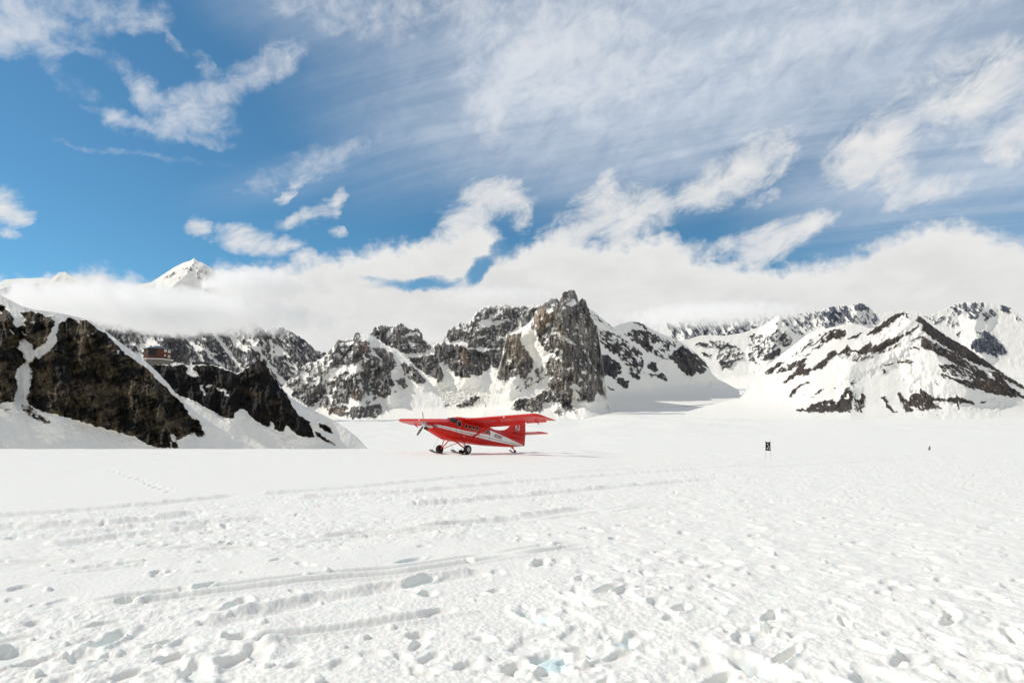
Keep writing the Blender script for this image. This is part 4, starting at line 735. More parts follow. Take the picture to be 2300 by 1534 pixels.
def build_hut():
    D = 216.0
    c = at(353, 807.5, D)
    az = math.atan2(c.x, c.y)
    t = empty('mountain_hut', c, (0, 0, 0))
    tag(t, 'red-brown six-sided mountain hut with a grey hip roof and pale deck on the dark ridge', 'hut')
    R, H = 4.0, 3.22
    front = -az + math.pi / 2 + math.pi                       # towards the viewer
    front -= math.radians(9.4)
    cor = lambda k, r, z: Vector((math.cos(front + math.radians(-30 + 60 * k)) * r, math.sin(front + math.radians(-30 + 60 * k)) * r, z))
    # (corner 0 -> 1 is the front face seen from outside: right to left in the world)
    m = MB(); m.hull([cor(k, R, 0) for k in range(6)], [cor(k, R, H) for k in range(6)])
    # board seams as thin battens
    for k in range(6):
        a, b = cor(k, R, 0), cor(k + 1, R, 0); nrm = ((a + b) / 2).normalized()
        for f in np.linspace(0.02, 0.98, 9):
            p = a.lerp(b, float(f)) + nrm * 0.012; m.tube(p, p + Vector((0, 0, H - 0.05)), 0.02, n=4)
    m.build('wall', M_redwood, t)
    m = MB(); e = R + 0.55
    m.hull([cor(k, e, H - 0.06) for k in range(6)], [cor(k, e, H + 0.1) for k in range(6)])
    m.hull([cor(k, e - 0.02, H + 0.102) for k in range(6)], [cor(k, 0.5, H + 1.15) for k in range(6)])
    roof = m.build('roof', M_roof, t)
    m = MB(); p = cor(5, 2.1, H + 0.55)
    m.tube(p, p + Vector((0, 0, 0.45)), 0.35, 0.32, 12); m.tube(p + Vector((0, 0, 0.45)), p + Vector((0, 0, 0.75)), 0.42, 0.08, 12)
    m.build('vent_cap', M_pale, roof)
    def window(k, f0, f1, z0, z1, mat, bars=1):
        a, b = cor(k, R, 0), cor(k + 1, R, 0); nrm = ((a + b) / 2).normalized(); nrm.z = 0
        # f measured from the left as seen from outside
        L = lambda f, z, o: b.lerp(a, f) + Vector((0, 0, H * z)) + nrm * o
        m = MB()
        w = 0.04
        fr = [(f0 - w / 2, f1 + w / 2, z0 - w / 2, z0), (f0 - w / 2, f1 + w / 2, z1, z1 + w / 2), (f0 - w / 2, f0, z0, z1), (f1, f1 + w / 2, z0, z1)]
        for i in range(1, bars + 1):
            x = f0 + (f1 - f0) * i / (bars + 1); fr.append((x - .006, x + .006, z0, z1))
        for a0, a1, b0, b1 in fr:
            m.hull([L(a0, b0, .03), L(a1, b0, .03), L(a1, b0, .09), L(a0, b0, .09)], [L(a0, b1, .03), L(a1, b1, .03), L(a1, b1, .09), L(a0, b1, .09)])
        o = m.build('window', M_dark if mat is M_glassdark else M_redwood, t)
        m = MB(); m.hull([L(f0, z0, .035), L(f1, z0, .035), L(f1, z0, .05), L(f0, z0, .05)], [L(f0, z1, .035), L(f1, z1, .035), L(f1, z1, .05), L(f0, z1, .05)])
        m.build('pane', mat, o)
    # faces: index 0 front; seen from outside, 1 lies on one side and 5 on the other
    mids = {k: ((cor(k, R, 0) + cor(k + 1, R, 0)) / 2) for k in range(6)}
    rt = Vector((math.cos(-az), math.sin(-az), 0))
    kr = max((k for k in (1, 5)), key=lambda k: mids[k].dot(rt)); kl = 6 - kr
    flip = (cor(1, R, 0) - cor(0, R, 0)).dot(rt) > 0
    fx = (lambda a, b: (1 - b, 1 - a)) if flip else (lambda a, b: (a, b))
    window(0, *fx(.05, .55), .36, .95, M_glassdark, 0)
    window(kl, *fx(.45, .88), .33, .93, M_glassdark, 0)
    window(kr, *fx(.12, .45), .68, .95, M_curtain); window(kr, *fx(.55, .87), .66, .94, M_curtain)
    window(kr, *fx(.57, .88), .10, .44, M_curtain); window(kr, *fx(.16, .36), .24, .44, M_curtain, 0)
    m = MB(); m.hull([cor(k, R + 0.75, -0.28) for k in range(6)], [cor(k, R + 0.75, -0.004) for k in range(6)])
    deck = m.build('deck', M_pale, t)
    m = MB()
    for k in (0, kl, kr):
        a, b = cor(k, R + 0.68, 0), cor(k + 1, R + 0.68, 0)
        for f in np.linspace(0.0, 1, 7):
            p = a.lerp(b, float(f)); m.tube(p, p + Vector((0, 0, 0.85)), 0.025, n=6)
        for z in (0.45, 0.85): m.tube(a + Vector((0, 0, z)), b + Vector((0, 0, z)), 0.022, n=6)
    m.build('railing', M_redwood, deck)
    m = MB(); m.hull([cor(k, R - 0.3, -2.6) for k in range(6)], [cor(k, R + 0.2, -0.284) for k in range(6)])
    m.build('skirting', M_skirt, t)
    for k, rr in ((kl, R + 0.5), (kl + 1 if kl == 1 else kl, R + 0.5)):
        for f in (0.25, 0.8):
            a, b = cor(kl, R + 0.5, 0), cor(kl + 1, R + 0.5, 0); p = a.lerp(b, f)
            m = MB(); m.tube(p + Vector((0, 0, -3.6)), p + Vector((0, 0, -0.284)), 0.13, n=8); m.build('stilt', M_pale, t)
        break
    # low shed further along the ridge
    D2 = 214.0
    c2 = at(450, 825, D2); az2 = math.atan2(c2.x, c2.y)
    s = empty('shed', c2, (0, 0, -az2 + 0.15))
    tag(s, 'low dark flat-roofed shed on the snowy ridge beside the hut', 'shed')
    m = MB(); m.hull([Vector(p) for p in ((-2.3, -1.5, -0.8), (2.3, -1.5, -0.8), (2.3, 1.5, -0.8), (-2.3, 1.5, -0.8))], [Vector(p) for p in ((-2.35, -1.55, 1.35), (2.35, -1.55, 1.55), (2.35, 1.55, 1.55), (-2.35, 1.55, 1.35))])
    m.build('wall', M_dark, s)
    m = MB(); m.hull([Vector(p) for p in ((-2.7, -1.9, 1.352), (2.7, -1.9, 1.56), (2.7, 1.9, 1.56), (-2.7, 1.9, 1.352))], [Vector(p) for p in ((-2.7, -1.9, 1.50), (2.7, -1.9, 1.71), (2.7, 1.9, 1.71), (-2.7, 1.9, 1.50))])
    m.build('roof', M_roof, s)
    m = MB(); m.box((-0.9, -1.53, 0.25), (0.75, 0.06, 1.5)); m.build('door', M_skirt, s)
build_hut()
# ------------------------------------------------------------------ red ski plane
M_red = simple('gloss_red_paint', (0.58, 0.010, 0.004), 0.36, coat=0.08, spec=0.25, var=0.06, scale=1.5)
M_white = simple('gloss_white_paint', (0.80, 0.79, 0.76), 0.3, coat=0.3)
M_dred = simple('dark_red_paint', (0.22, 0.012, 0.012), 0.4)
M_win = simple('dark_cabin_glass', (0.012, 0.012, 0.014), 0.08, spec=0.6)
M_frame = simple('pale_window_frame', (0.35, 0.30, 0.26), 0.5)
M_tyre = simple('black_rubber', (0.018, 0.018, 0.018), 0.8, bump=0.3, scale=40)
M_rim = simple('grey_wheel_metal', (0.42, 0.42, 0.42), 0.4, metal=0.6)
M_ski = simple('worn_ski_plastic', (0.13, 0.12, 0.11), 0.6, var=0.3, scale=6)
M_blade = simple('dull_olive_blade', (0.15, 0.14, 0.115), 0.55, metal=0.0, var=0.1, scale=4)
M_spin = simple('polished_spinner', (0.62, 0.62, 0.63), 0.25, metal=0.9)
M_black = simple('sooty_black', (0.012, 0.012, 0.012), 0.7)
M_boot = simple('grey_leading_edge', (0.20, 0.15, 0.14), 0.5)

def lettering(name, cu, mat, parent):
    tmp = bpy.data.objects.new(name, cu); C.objects.link(tmp)
    dg = bpy.context.evaluated_depsgraph_get()
    me = bpy.data.meshes.new_from_object(tmp.evaluated_get(dg)); me.name = name
    bpy.data.objects.remove(tmp); me.materials.clear(); me.materials.append(mat)
    return link(bpy.data.objects.new(name, me), parent)

def build_plane():
    hub = Vector((-7.2, 54.79, 2.524)); hd, pt, rl = math.radians(47.13), math.radians(6.77), math.radians(0.5)
    Rm = Matrix.Rotation(math.pi + hd, 4, 'Z') @ Matrix.Rotation(-pt, 4, 'Y') @ Matrix.Rotation(rl, 4, 'X')
    off = Vector((-3.33, 0, -1.97))
    root = empty('ski_plane', (0, 0, 0))
    root.matrix_world = Matrix.Translation(hub + (Rm @ off)) @ Rm
    tag(root, 'red high-wing ski plane with white side stripes parked on the snow', 'airplane')
    P = lambda s, y, z: Vector((3.33 - s, y, z + 1.97))
    ST = np.array([(0.42, -.27, .25, .30, 2.2), (0.60, -.37, .30, .40, 2.3), (1.25, -.57, .43, .52, 2.5), (2.0, -.80, .54, .62, 2.7), (2.40, -.90, .60, .67, 2.9), (2.58, -.92, .64, .69, 3.0), (2.80, -.94, .80, .72, 3.0), (3.05, -.95, .97, .74, 3.1), (3.35, -.96, 1.04, .76, 3.3),
                   (3.8, -.97, 1.07, .78, 3.5), (5.0, -.97, 1.07, .78, 3.5), (5.9, -.95, 1.02, .77, 3.4), (7.0, -.92, .82, .72, 3.2), (7.74, -.89, .66, .65, 3.0), (9.1, -.80, .50, .47, 2.8), (10.44, -.69, .36, .28, 2.5), (11.4, -.55, .22, .16, 2.3), (12.1, -.43, .10, .08, 2.2), (12.36, -.32, -.02, .03, 2.0)])
    def sec(s): return [float(np.interp(s, ST[:, 0], ST[:, i])) for i in range(1, 5)]
    def surf(s, a, o=0.0):
        zb, zt, hw, n = sec(s); zc, hh = (zb + zt) / 2, (zt - zb) / 2
        c, q = math.cos(a), math.sin(a)
        y = (hw + o) * math.copysign(abs(c) ** (2 / n), c); z = zc + (hh + o) * math.copysign(abs(q) ** (2 / n), q)
        return P(s, y, z)
    def side(s, z, sgn=1, o=0.006):
        zb, zt, hw, n = sec(s); zc, hh = (zb + zt) / 2, (zt - zb) / 2
        k = min(0.985, abs((z - zc) / hh))
        return P(s, sgn * ((hw) * (1 - k ** n) ** (1 / n) + o), z)
    # fuselage
    ss = np.unique(np.concatenate([np.linspace(.42, 3.6, 34), np.linspace(3.6, 12.36, 40)]))
    m = MB(); m.rings([[surf(float(s), 2 * math.pi * k / 56) for k in range(56)] for s in ss])
    fus = m.build('fuselage', M_red, root, smooth=True, angle=50)
    # cowling intake and exhausts
    m = MB(); m.tube(P(0.36, 0.02, -.20), P(0.62, 0.02, -.24), 0.15, 0.18, 18); m.build('air_intake', M_black, root, smooth=True)
    for sg in (1, -1):
        m = MB(); m.tube(P(0.85, sg * .44, .02), P(1.15, sg * .60, -.02), 0.085, 0.08, 14); m.build('exhaust_pipe', M_boot, root, smooth=True)
    def outline(pts, sg, name, w=.012):
        m = MB()
        for a, b in zip(pts[:-1], pts[1:]):
            n = 8; rows = []
            L = math.hypot(b[0] - a[0], b[1] - a[1]); nx_, nz_ = -(b[1] - a[1]) / L * w, (b[0] - a[0]) / L * w
            m.sheet([[side(a[0] + (b[0] - a[0]) * t + k * nx_, a[1] + (b[1] - a[1]) * t + k * nz_, sg, .012) for t in np.linspace(0, 1, n)] for k in (-1, 1)])
        return m.build(name, M_dred, root)
    for sg in (1, -1):
        outline([(3.12, .70), (3.10, -.50), (3.60, -.52), (3.66, .72)], sg, 'cockpit_door')
        outline([(5.72, .62), (5.72, -.55), (7.02, -.57), (7.02, .50)], sg, 'cabin_door')
        outline([(1.62, .42), (1.66, -.60)], sg, 'cowling_seam'); outline([(.98, .34), (1.02, -.42)], sg, 'cowling_seam'); outline([(2.42, .50), (2.46, -.78)], sg, 'cowling_seam')
    # propeller
    hubp = P(0.0, 0, 0)
    pr = MB(); pr.rings([[P(s, r * math.cos(2 * math.pi * k / 24), r * math.sin(2 * math.pi * k / 24)) for k in range(24)] for s, r in ((-.02, .012), (.03, .07), (.10, .125), (.20, .17), (.30, .195), (.40, .20))])
    prop = pr.build('propeller', M_spin, root, smooth=True)
    for ang in (-18, 102, 222):
        a = math.radians(ang); er = Vector((0, math.sin(a), math.cos(a))); et = Vector((0, math.cos(a), -math.sin(a)))
        rings = []
        for r, ch, th, tw in ((.12, .10, .07, 60), (.28, .16, .045, 46), (.55, .22, .028, 32), (.85, .215, .018, 22), (1.02, .18, .012, 18), (1.12, .10, .008, 16)):
            tr = math.radians(tw); ax = Vector((1, 0, 0)) * math.sin(tr) + et * math.cos(tr); nx = Vector((1, 0, 0)) * math.cos(tr) - et * math.sin(tr)
            c0 = P(.24, 0, 0) + er * r
            rings.append([c0 + ax * (ch * .5 * math.cos(2 * math.pi * k / 12)) + nx * (th * .5 * math.sin(2 * math.pi * k / 12)) for k in range(12)])
        m = MB(); m.rings(rings); m.build('blade', M_blade, prop, smooth=True)
    # windscreen panes and side glass
    def patch(name, fn, mat, parent, nu=8, nv=6):
        m = MB(); rows = [[fn(i / nu, j / nv, .008) for i in range(nu + 1)] for j in range(nv + 1)]
        back = [[fn(i / nu, j / nv, -.02) for i in range(nu + 1)] for j in range(nv + 1)]
        m.sheet(rows)
        return m.build(name, mat, parent, smooth=True)
    for a0, a1 in ((1.06, 1.52), (1.62, 2.08)):
        patch('windscreen', lambda u, v, o, a0=a0, a1=a1: surf(2.63 + .42 * v, a0 + (a1 - a0) * u, o), M_win, root)
    for sg in (1, -1):
        f = lambda u, v, o, sg=sg: side(2.72 + .52 * u - .10 * v * (1 - u), (.50 + .02 * u) + (.12 + .26 * u ** .7) * v, sg, o)
        patch('windscreen', f, M_win, root)
        def win(s, z, w, h, name='window', frame=True):
            pts = []
            for k in range(20):
                t = 2 * math.pi * k / 20; c, q = math.cos(t), math.sin(t)
                pts.append((s + w * math.copysign(abs(c) ** .6, c), z + h * math.copysign(abs(q) ** .6, q)))
            m = MB(); cen = [s, z]
            for k in range(20):
                a, b = pts[k], pts[(k + 1) % 20]
                m.bm.faces.new([m.bm.verts.new(v) for v in (side(*cen, sg, .010), side(*a, sg, .010), side(*b, sg, .010))])
            g = m.build(name, M_win, root)
            if frame:
                m = MB(); e = .035
                for k in range(20):
                    a, b = pts[k], pts[(k + 1) % 20]; ex = lambda p: (s + (p[0] - s) * (1 + e / w), z + (p[1] - z) * (1 + e / h))
                    m.bm.faces.new([m.bm.verts.new(v) for v in (side(*a, sg, .014), side(*ex(a), sg, .014), side(*ex(b), sg, .014), side(*b, sg, .014))])
                m.build('frame', M_frame, g)
        win(3.36, .47, .20, .22, 'cockpit_window')
        for s, z in ((4.12, .38), (4.56, .36), (4.99, .345), (5.42, .33), (6.28, .25), (6.76, .23)): win(s, z, .115, .165)
        # white cheat line with a dark pinstripe, widening to a wedge towards the tail
        top = [(.95, .12), (2.0, .10), (4.06, .0), (6.9, -.005), (7.15, -.01), (7.22, .02), (7.12, .36), (8.2, .20), (9.5, .06), (11.0, -.14), (12.15, -.31)]
        tops = [(.95, .13), (2.0, .10), (4.06, -.005), (6.2, 0.0), (7.16, .0)]; top2 = [(7.16, .40), (8.2, .25), (9.5, .07), (11.0, -.15), (12.15, -.33)]
        bot = [(.95, -.05), (2.0, -.12), (4.1, -.31), (7.38, -.47), (10.0, -.50), (11.84, -.475), (12.15, -.42)]
        ip = lambda t, s: float(np.interp(s, [p[0] for p in t], [p[1] for p in t]))
        m = MB()
        m.sheet([[side(s, ip(bot, s) + (ip(tops, s) - ip(bot, s)) * v, sg, .006) for s in np.linspace(.95, 7.16, 60)] for v in np.linspace(0, 1, 5)])
        m.sheet([[side(s + .22 * (1 - v) * 0, ip(bot, s) + (ip(top2, s) - ip(bot, s)) * v, sg, .006) for s in np.linspace(7.16, 12.12, 50)] for v in np.linspace(0, 1, 7)])
        # slanted front of the wedge
        m.sheet([[side(7.16 - .14 * (1 - u) * v, .0 + .40 * v, sg, .006) for u in (0, 1)] for v in np.linspace(0, 1, 5)])
        st = m.build('stripe', M_white, root, smooth=True)
        m = MB(); pin = [(1.1, .035), (4.08, -.17), (7.3, -.27), (10, -.36), (12.1, -.40)]
        m.sheet([[side(s, ip(pin, s) + d, sg, .010) for s in np.linspace(1.1, 12.1, 80)] for d in (-.016, .016)])
        m.build('pinstripe', M_dred, st, smooth=True)
        # registration
        cu = bpy.data.curves.new('registration_lettering', 'FONT'); cu.body = 'N727KT'; cu.size = .40; cu.align_x = 'CENTER'; cu.align_y = 'CENTER'; cu.extrude = .003; cu.space_character = 1.05; cu.offset = .006
        o = lettering('registration_lettering', cu, M_dred, root)
        a, b = side(7.7, .02, sg, .022), side(8.8, -.10, sg, .022)
        xa = (b - a).normalized() * (1 if sg > 0 else -1); nrm = Vector((0, sg, 0)); nrm = (nrm - xa * nrm.dot(xa)).normalized(); ya = nrm.cross(xa)
        Mx = Matrix((xa * .80, ya, nrm)).transposed().to_4x4(); Mx.translation = (a + b) / 2 + nrm * .01
        o.matrix_local = Mx
    # wings
    def foil(x):  # upper, lower (fractions of chord)
        t = .15 / .2 * (.2969 * math.sqrt(max(x, 0)) - .126 * x - .3516 * x * x + .2843 * x ** 3 - .1015 * x ** 4)
        cam = .035 * (1 - (2 * x - .9) ** 2 / 1.21)
        return cam + t, cam - t
    CHD = 1.98
    def wpt(y, x, v, dz=0, ch=CHD, sw=0):
        return P(3.92 + .004 * y + sw + x * ch, 0, 0), (0.87 + .0277 * y - .095 * x * ch + v * ch + dz)
    def wsec(y, sg, x0, x1, defl=0.0, ch=CHD, sw=0.0, n=9, dz=0.0, tk=1.0):
        xs = [x0 + (x1 - x0) * (i / n) ** (2 if x0 == 0 else 1) for i in range(n + 1)]
        up = [(x, foil(x)[0] * tk if x0 or True else 0) for x in xs]; lo = [(x, foil(x)[1] * tk) for x in xs]
        ring = up[::-1] + lo[1:] if x0 == 0 else up[::-1] + lo
        out = []
        hx, hz = x0, (foil(x0)[0] + foil(x0)[1]) / 2
        for x, z in ring:
            if defl:
                dx, dzv = x - hx, z - hz; c, q = math.cos(defl), math.sin(defl)
                x, z = hx + dx * c + dzv * q, hz - dx * q + dzv * c
            p, zz = wpt(y, x, z, dz, ch, sw); out.append(Vector((p.x, sg * y, zz + 1.97)))
        return out
    for sg in (1, -1):
        m = MB(); rr = [wsec(y, sg, 0, .735) for y in np.linspace(.30, 8.05, 24)]
        m.rings(rr); wing = m.build('wing', M_red, root, smooth=True, angle=35)
        # drooped tip, raked back to a point at the trailing edge
        m = MB(); rr = []
        for f in np.linspace(0, 1, 9):
            y = 8.052 + .80 * f; cut = .95 * (1 - math.sqrt(max(0, 1 - f * f)) ) + .15 * f
            rr.append(wsec(y, sg, 0, 1.0, ch=max(.12, CHD - cut * .92), sw=cut, n=12, dz=-.12 * f * f, tk=1 - .75 * f * f))
        m.rings(rr); m.build('wing_tip', M_red, wing, smooth=True, angle=35)
        m = MB(); m.rings([wsec(y, sg, .742, 1.0, math.radians(30), n=5) for y in np.linspace(.80, 5.9, 12)]); m.build('flap', M_red, wing, smooth=True, angle=35)
        m = MB(); m.rings([wsec(y, sg, .742, 1.0, math.radians(13), n=5) for y in np.linspace(5.96, 8.02, 8)]); m.build('aileron', M_red, wing, smooth=True, angle=35)
        for y in (2.2, 5.6, 7.4):
            p, zz = wpt(y, .70, -.06); m = MB(); m.tube(Vector((p.x + .12, sg * y, zz + 1.98)), Vector((p.x - .34, sg * y, zz + 1.97 - .20)), .055, .035, 10, sq=(.5, 1.3)); m.build('hinge_bracket', M_red, wing, smooth=True)
        p, zz = wpt(4.4, .42, .11); m = MB(); m.rings([[Vector((p.x + a * .26, sg * 4.4 + .12 * r * math.cos(t), zz + 1.97 + .09 * r * math.sin(t))) for t in np.linspace(0, 2 * math.pi, 13)[:-1]] for a, r in ((1, .05), (.6, .75), (0, 1), (-.7, .7), (-1.2, .05))]); m.build('fuel_vent', M_red, wing, smooth=True)
        p, zz = wpt(5.2, 0.0, .0); m = MB(); m.tube(Vector((p.x - .02, sg * 5.2, zz + 1.97)), Vector((p.x + .03, sg * 5.2, zz + 1.965)), .07, .05, 12); m.build('landing_light', M_white, wing, smooth=True)
        # lift strut
        pb = side(5.0, -.42, sg, -.03); p, zz = wpt(4.15, .30, -.055); ptp = Vector((p.x, sg * 4.15, zz + 1.97))
        m = MB(); m.tube(pb, ptp, .055, .05, 12, sq=(.55, 1.7), up=(0, 0, 1)); sr = m.build('wing_strut', M_red, root, smooth=True)
        mid = pb.lerp(ptp, .86); p, zz = wpt(3.6, .62, -.03)
        m = MB(); m.tube(ptp + Vector((-.25, 0, -.02)), side(7.1, .50, sg, -.01) if False else Vector((p.x - .2, sg * 3.3, zz + 1.97 - .02)), .014, n=6); m.build('brace', M_red, sr)
    m = MB(); m.rings([[P(3.75 + 2.25 * f, .76 * math.cos(t), .93 + (.20 + .035 * math.sin(math.pi * f)) * math.sin(t)) for t in np.linspace(0, math.pi, 16)] + [P(3.75 + 2.25 * f, -.6, .8), P(3.75 + 2.25 * f, .6, .8)] for f in np.linspace(0, 1, 8)])
    m.build('wing_root_fairing', M_red, root, smooth=True)
    # fin, dorsal fillet, rudder
    def slab(poly, th, name, mat, parent, le=None):
        """outline in (s, z); lens-shaped thickness from front to back"""
        n = len(poly); sc_ = [p[0] for p in poly]; s0, s1 = min(sc_), max(sc_)
        m = MB(); bm = m.bm
        A = [bm.verts.new(P(s, .012 + th * max(0, 1 - ((s - s0) / (s1 - s0) * 2 - 1) ** 2) ** .5 * .5, z)) for s, z in poly]
        B = [bm.verts.new(P(s, -.012 - th * max(0, 1 - ((s - s0) / (s1 - s0) * 2 - 1) ** 2) ** .5 * .5, z)) for s, z in poly]
        bm.faces.new(A); bm.faces.new(B[::-1])
        for i in range(n): bm.faces.new((A[i], B[i], B[(i + 1) % n], A[(i + 1) % n]))
        bmesh.ops.triangulate(bm, faces=[f for f in bm.faces if len(f.verts) > 4])
        return m.build(name, mat, parent)
    fin = slab([(7.6, .60), (8.4, .62), (9.1, .65), (9.55, .74), (9.94, .92), (10.25, 1.18), (10.55, 1.52), (10.78, 1.90), (10.98, 2.16), (11.25, 2.28), (11.52, 2.30), (11.60, 1.2), (11.62, .1), (10.4, .10), (9.1, .30), (7.6, .45)], .10, 'fin', M_red, root)
    rud = slab([(11.625, .0), (11.61, 1.2), (11.535, 2.29), (11.8, 2.28), (12.08, 2.12), (12.25, 1.7), (12.36, 1.1), (12.41, .5), (12.41, -.28), (12.36, -.40), (12.05, -.40), (11.63, -.30)], .075, 'rudder', M_red, root)
    # emblem: white block letters with a thin bar of writing underneath
    for sg in (1, -1):
        def text(body, s, z, size, sx, mat, dy):
            cu = bpy.data.curves.new('emblem', 'FONT'); cu.body = body; cu.size = size; cu.align_x = 'CENTER'; cu.align_y = 'CENTER'; cu.extrude = .002; cu.offset = .012 * size / .5
            o = lettering('emblem', cu, mat, fin)
            xa = Vector((-1, 0, 0)) * sg; nrm = Vector((0, sg, 0)); ya = Vector((0, 0, 1))
            Mx = Matrix((xa * sx, ya, nrm)).transposed().to_4x4(); Mx.translation = P(s, sg * dy, z); o.matrix_local = Mx
        text('K2', 11.22, 1.22, .56, 1.05, M_white, .075)
        text('AVIATION', 11.22, .93, .14, .95, M_white, .075)
    # tailplane
    for sg in (1, -1):
        def tsec(y, s0, s1, z):
            return [P(s0 + (s1 - s0) * x, sg * y, z + (s1 - s0) * q) for x, q in ((0, 0), (.04, .035), (.15, .055), (.4, .06), (.7, .045), (1, .02), (1, -.02), (.7, -.045), (.4, -.06), (.15, -.055), (.04, -.035))]
        m = MB(); m.rings([tsec(y, s0, s1, .62 + .02 * y) for y, s0, s1 in ((.03, 10.66, 11.70), (1.5, 10.74, 11.68), (2.75, 10.82, 11.66))])
        tp_ = m.build('tailplane', M_red, root, smooth=True)
        m = MB(); m.rings([[q + Vector((.012, 0, 0)) for q in tsec(y, s0, s0 + .12, .62 + .02 * y)] for y, s0 in ((.10, 10.66), (1.5, 10.735), (2.74, 10.815))]); m.build('leading_edge', M_boot, tp_, smooth=True)
        m = MB(); m.rings([tsec(y, s0, s1, .62 + .02 * y) for y, s0, s1 in ((.12, 11.715, 12.32), (1.5, 11.70, 12.22), (2.74, 11.68, 12.05))]); m.build('elevator', M_red, tp_, smooth=True)
        m = MB(); m.rings([tsec(y, s0, s1, .62 + .02 * y) for y, s0, s1 in ((2.765, 10.74, 12.05), (3.0, 10.86, 12.0), (3.18, 11.08, 11.92), (3.25, 11.4, 11.8))]); m.build('elevator_horn', M_red, tp_, smooth=True)
    # undercarriage
    gz0 = -1.97
    for sg in (1, -1):
        hubw = P(3.62, sg * 1.56, -1.60)
        for a, r in ((side(2.95, -.80, sg, -.06), .05), (side(3.95, -.55, sg, -.05), .045)):
            m = MB(); m.tube(a, hubw, r, r * .9, 12, sq=(.8, 1.2)); m.build('gear_leg', M_red, root, smooth=True)
        m = MB(); m.tube(P(4.35, sg * .25, -.94), hubw + Vector((-.05, 0, 0)), .028, n=8); m.build('gear_brace', M_red, root, smooth=True)
        wh = MB(); wc = P(3.62, sg * 1.72, -1.60); prof = [(-.135, .20), (-.14, .28), (-.115, .345), (-.05, .372), (.05, .372), (.115, .345), (.14, .28), (.135, .20)]
        wh.rings([[wc + Vector((math.cos(t) * r, w_, math.sin(t) * r)) for t in np.linspace(0, 2 * math.pi, 33)[:-1]] for w_, r in prof], cap=True)
        wheel = wh.build('wheel', M_tyre, root, smooth=True)
        m = MB(); m.rings([[wc + Vector((math.cos(t) * r, w_, math.sin(t) * r)) for t in np.linspace(0, 2 * math.pi, 25)[:-1]] for w_, r in ((-.137, .195), (-.143, .19), (-.143, .01))][::-1] if sg < 0 else
            [[wc + Vector((math.cos(t) * r, w_, math.sin(t) * r)) for t in np.linspace(0, 2 * math.pi, 25)[:-1]] for w_, r in ((.137, .195), (.145, .185), (.118, .15), (.118, .07), (.150, .065), (.150, .01))])
        m.build('rim', M_rim, wheel, smooth=True, angle=30)
        # ski beside the tyre
        m = MB(); rows = []; y0, y1 = sg * 1.08, sg * 1.56
        prof = [(-1.30, .20), (-1.18, .13), (-1.0, .07), (-.7, .02), (-.2, .005), (.5, .0), (.95, .03)]
        up_ = [[P(3.62 + a, y, gz0 + .03 + z) for y in np.linspace(y0, y1, 5)] for a, z in prof]; dn = [[p + Vector((0, 0, -.045)) for p in r] for r in up_]
        m.rings([u + d[::-1] for u, d in zip(up_, dn)]); ski = m.build('ski', M_ski, root, bevel=0.004)
        m = MB(); m.box(P(3.34, sg * 1.32, gz0 + .17), (.50, .16, .22)); m.tube(P(3.49, sg * 1.32, gz0 + .2), hubw, .06, .06, 10); m.tube(P(3.04, sg * 1.32, gz0 + .12), P(3.39, sg * 1.32, gz0 + .38), .03, n=8)
        m.build('ski_pedestal', M_black, ski, bevel=.012)
        m = MB(); m.tube(P(2.48, sg * 1.32, gz0 + .15), side(2.4, -.72, sg, -.03), .009, n=5); m.build('ski_cable', M_boot, ski)
    # tail gear
    m = MB(); m.tube(P(10.75, 0, -.62), P(11.12, 0, -.93), .06, .045, 10); m.tube(P(10.55, 0, -.68), P(11.05, 0, -.86), .03, n=8); tg = m.build('tail_leg', M_red, root, smooth=True)
    m = MB(); wc = P(11.15, 0, -1.0); m.rings([[wc + Vector((math.cos(t) * r, w_, math.sin(t) * r)) for t in np.linspace(0, 2 * math.pi, 25)[:-1]] for w_, r in ((-.06, .06), (-.065, .11), (0, .135), (.065, .11), (.06, .06))]); m.build('tail_wheel', M_tyre, tg, smooth=True)
    m = MB(); up_ = [[P(11.1 + a, y, -1.09 + z) for y in (-.13, 0, .13)] for a, z in ((-.62, .17), (-.5, .08), (-.3, .01), (.25, 0), (.35, .02))]; dn = [[p + Vector((0, 0, -.03)) for p in r] for r in up_]
    m.rings([u + d[::-1] for u, d in zip(up_, dn)]); m.build('tail_ski', M_ski, tg)
    # aerials and small belly fittings
    for s, h in ((6.6, .35), (7.9, .30)):
        m = MB(); z0 = sec(s)[1] - .02; m.tube(P(s, 0, z0), P(s + .18, 0, z0 + h), .018, .006, 6); m.build('aerial', M_white, root)
    for s, z in ((1.7, -.45), (4.9, -.62), (6.0, -.60)):
        m = MB(); p = side(s, z, 1, -.01); m.tube(p, p + Vector((-.14, .02, -.02)), .045, .02, 8); m.build('vent', M_red, root, smooth=True)
    m = MB(); m.tube(side(4.0, -.50, 1, 0), side(4.0, -.50, 1, .02), .04, n=10); m.build('step_light', M_white, root)
build_plane()
# ------------------------------------------------------------------ runway markers
M_flag = simple('black_fabric', (0.012, 0.012, 0.013), 0.85, var=0.3, scale=30)
M_dot = simple('white_vinyl_dot', (0.85, 0.85, 0.84), 0.6)
M_cane = simple('bamboo_cane', (0.45, 0.27, 0.17), 0.7, var=0.2, scale=15)

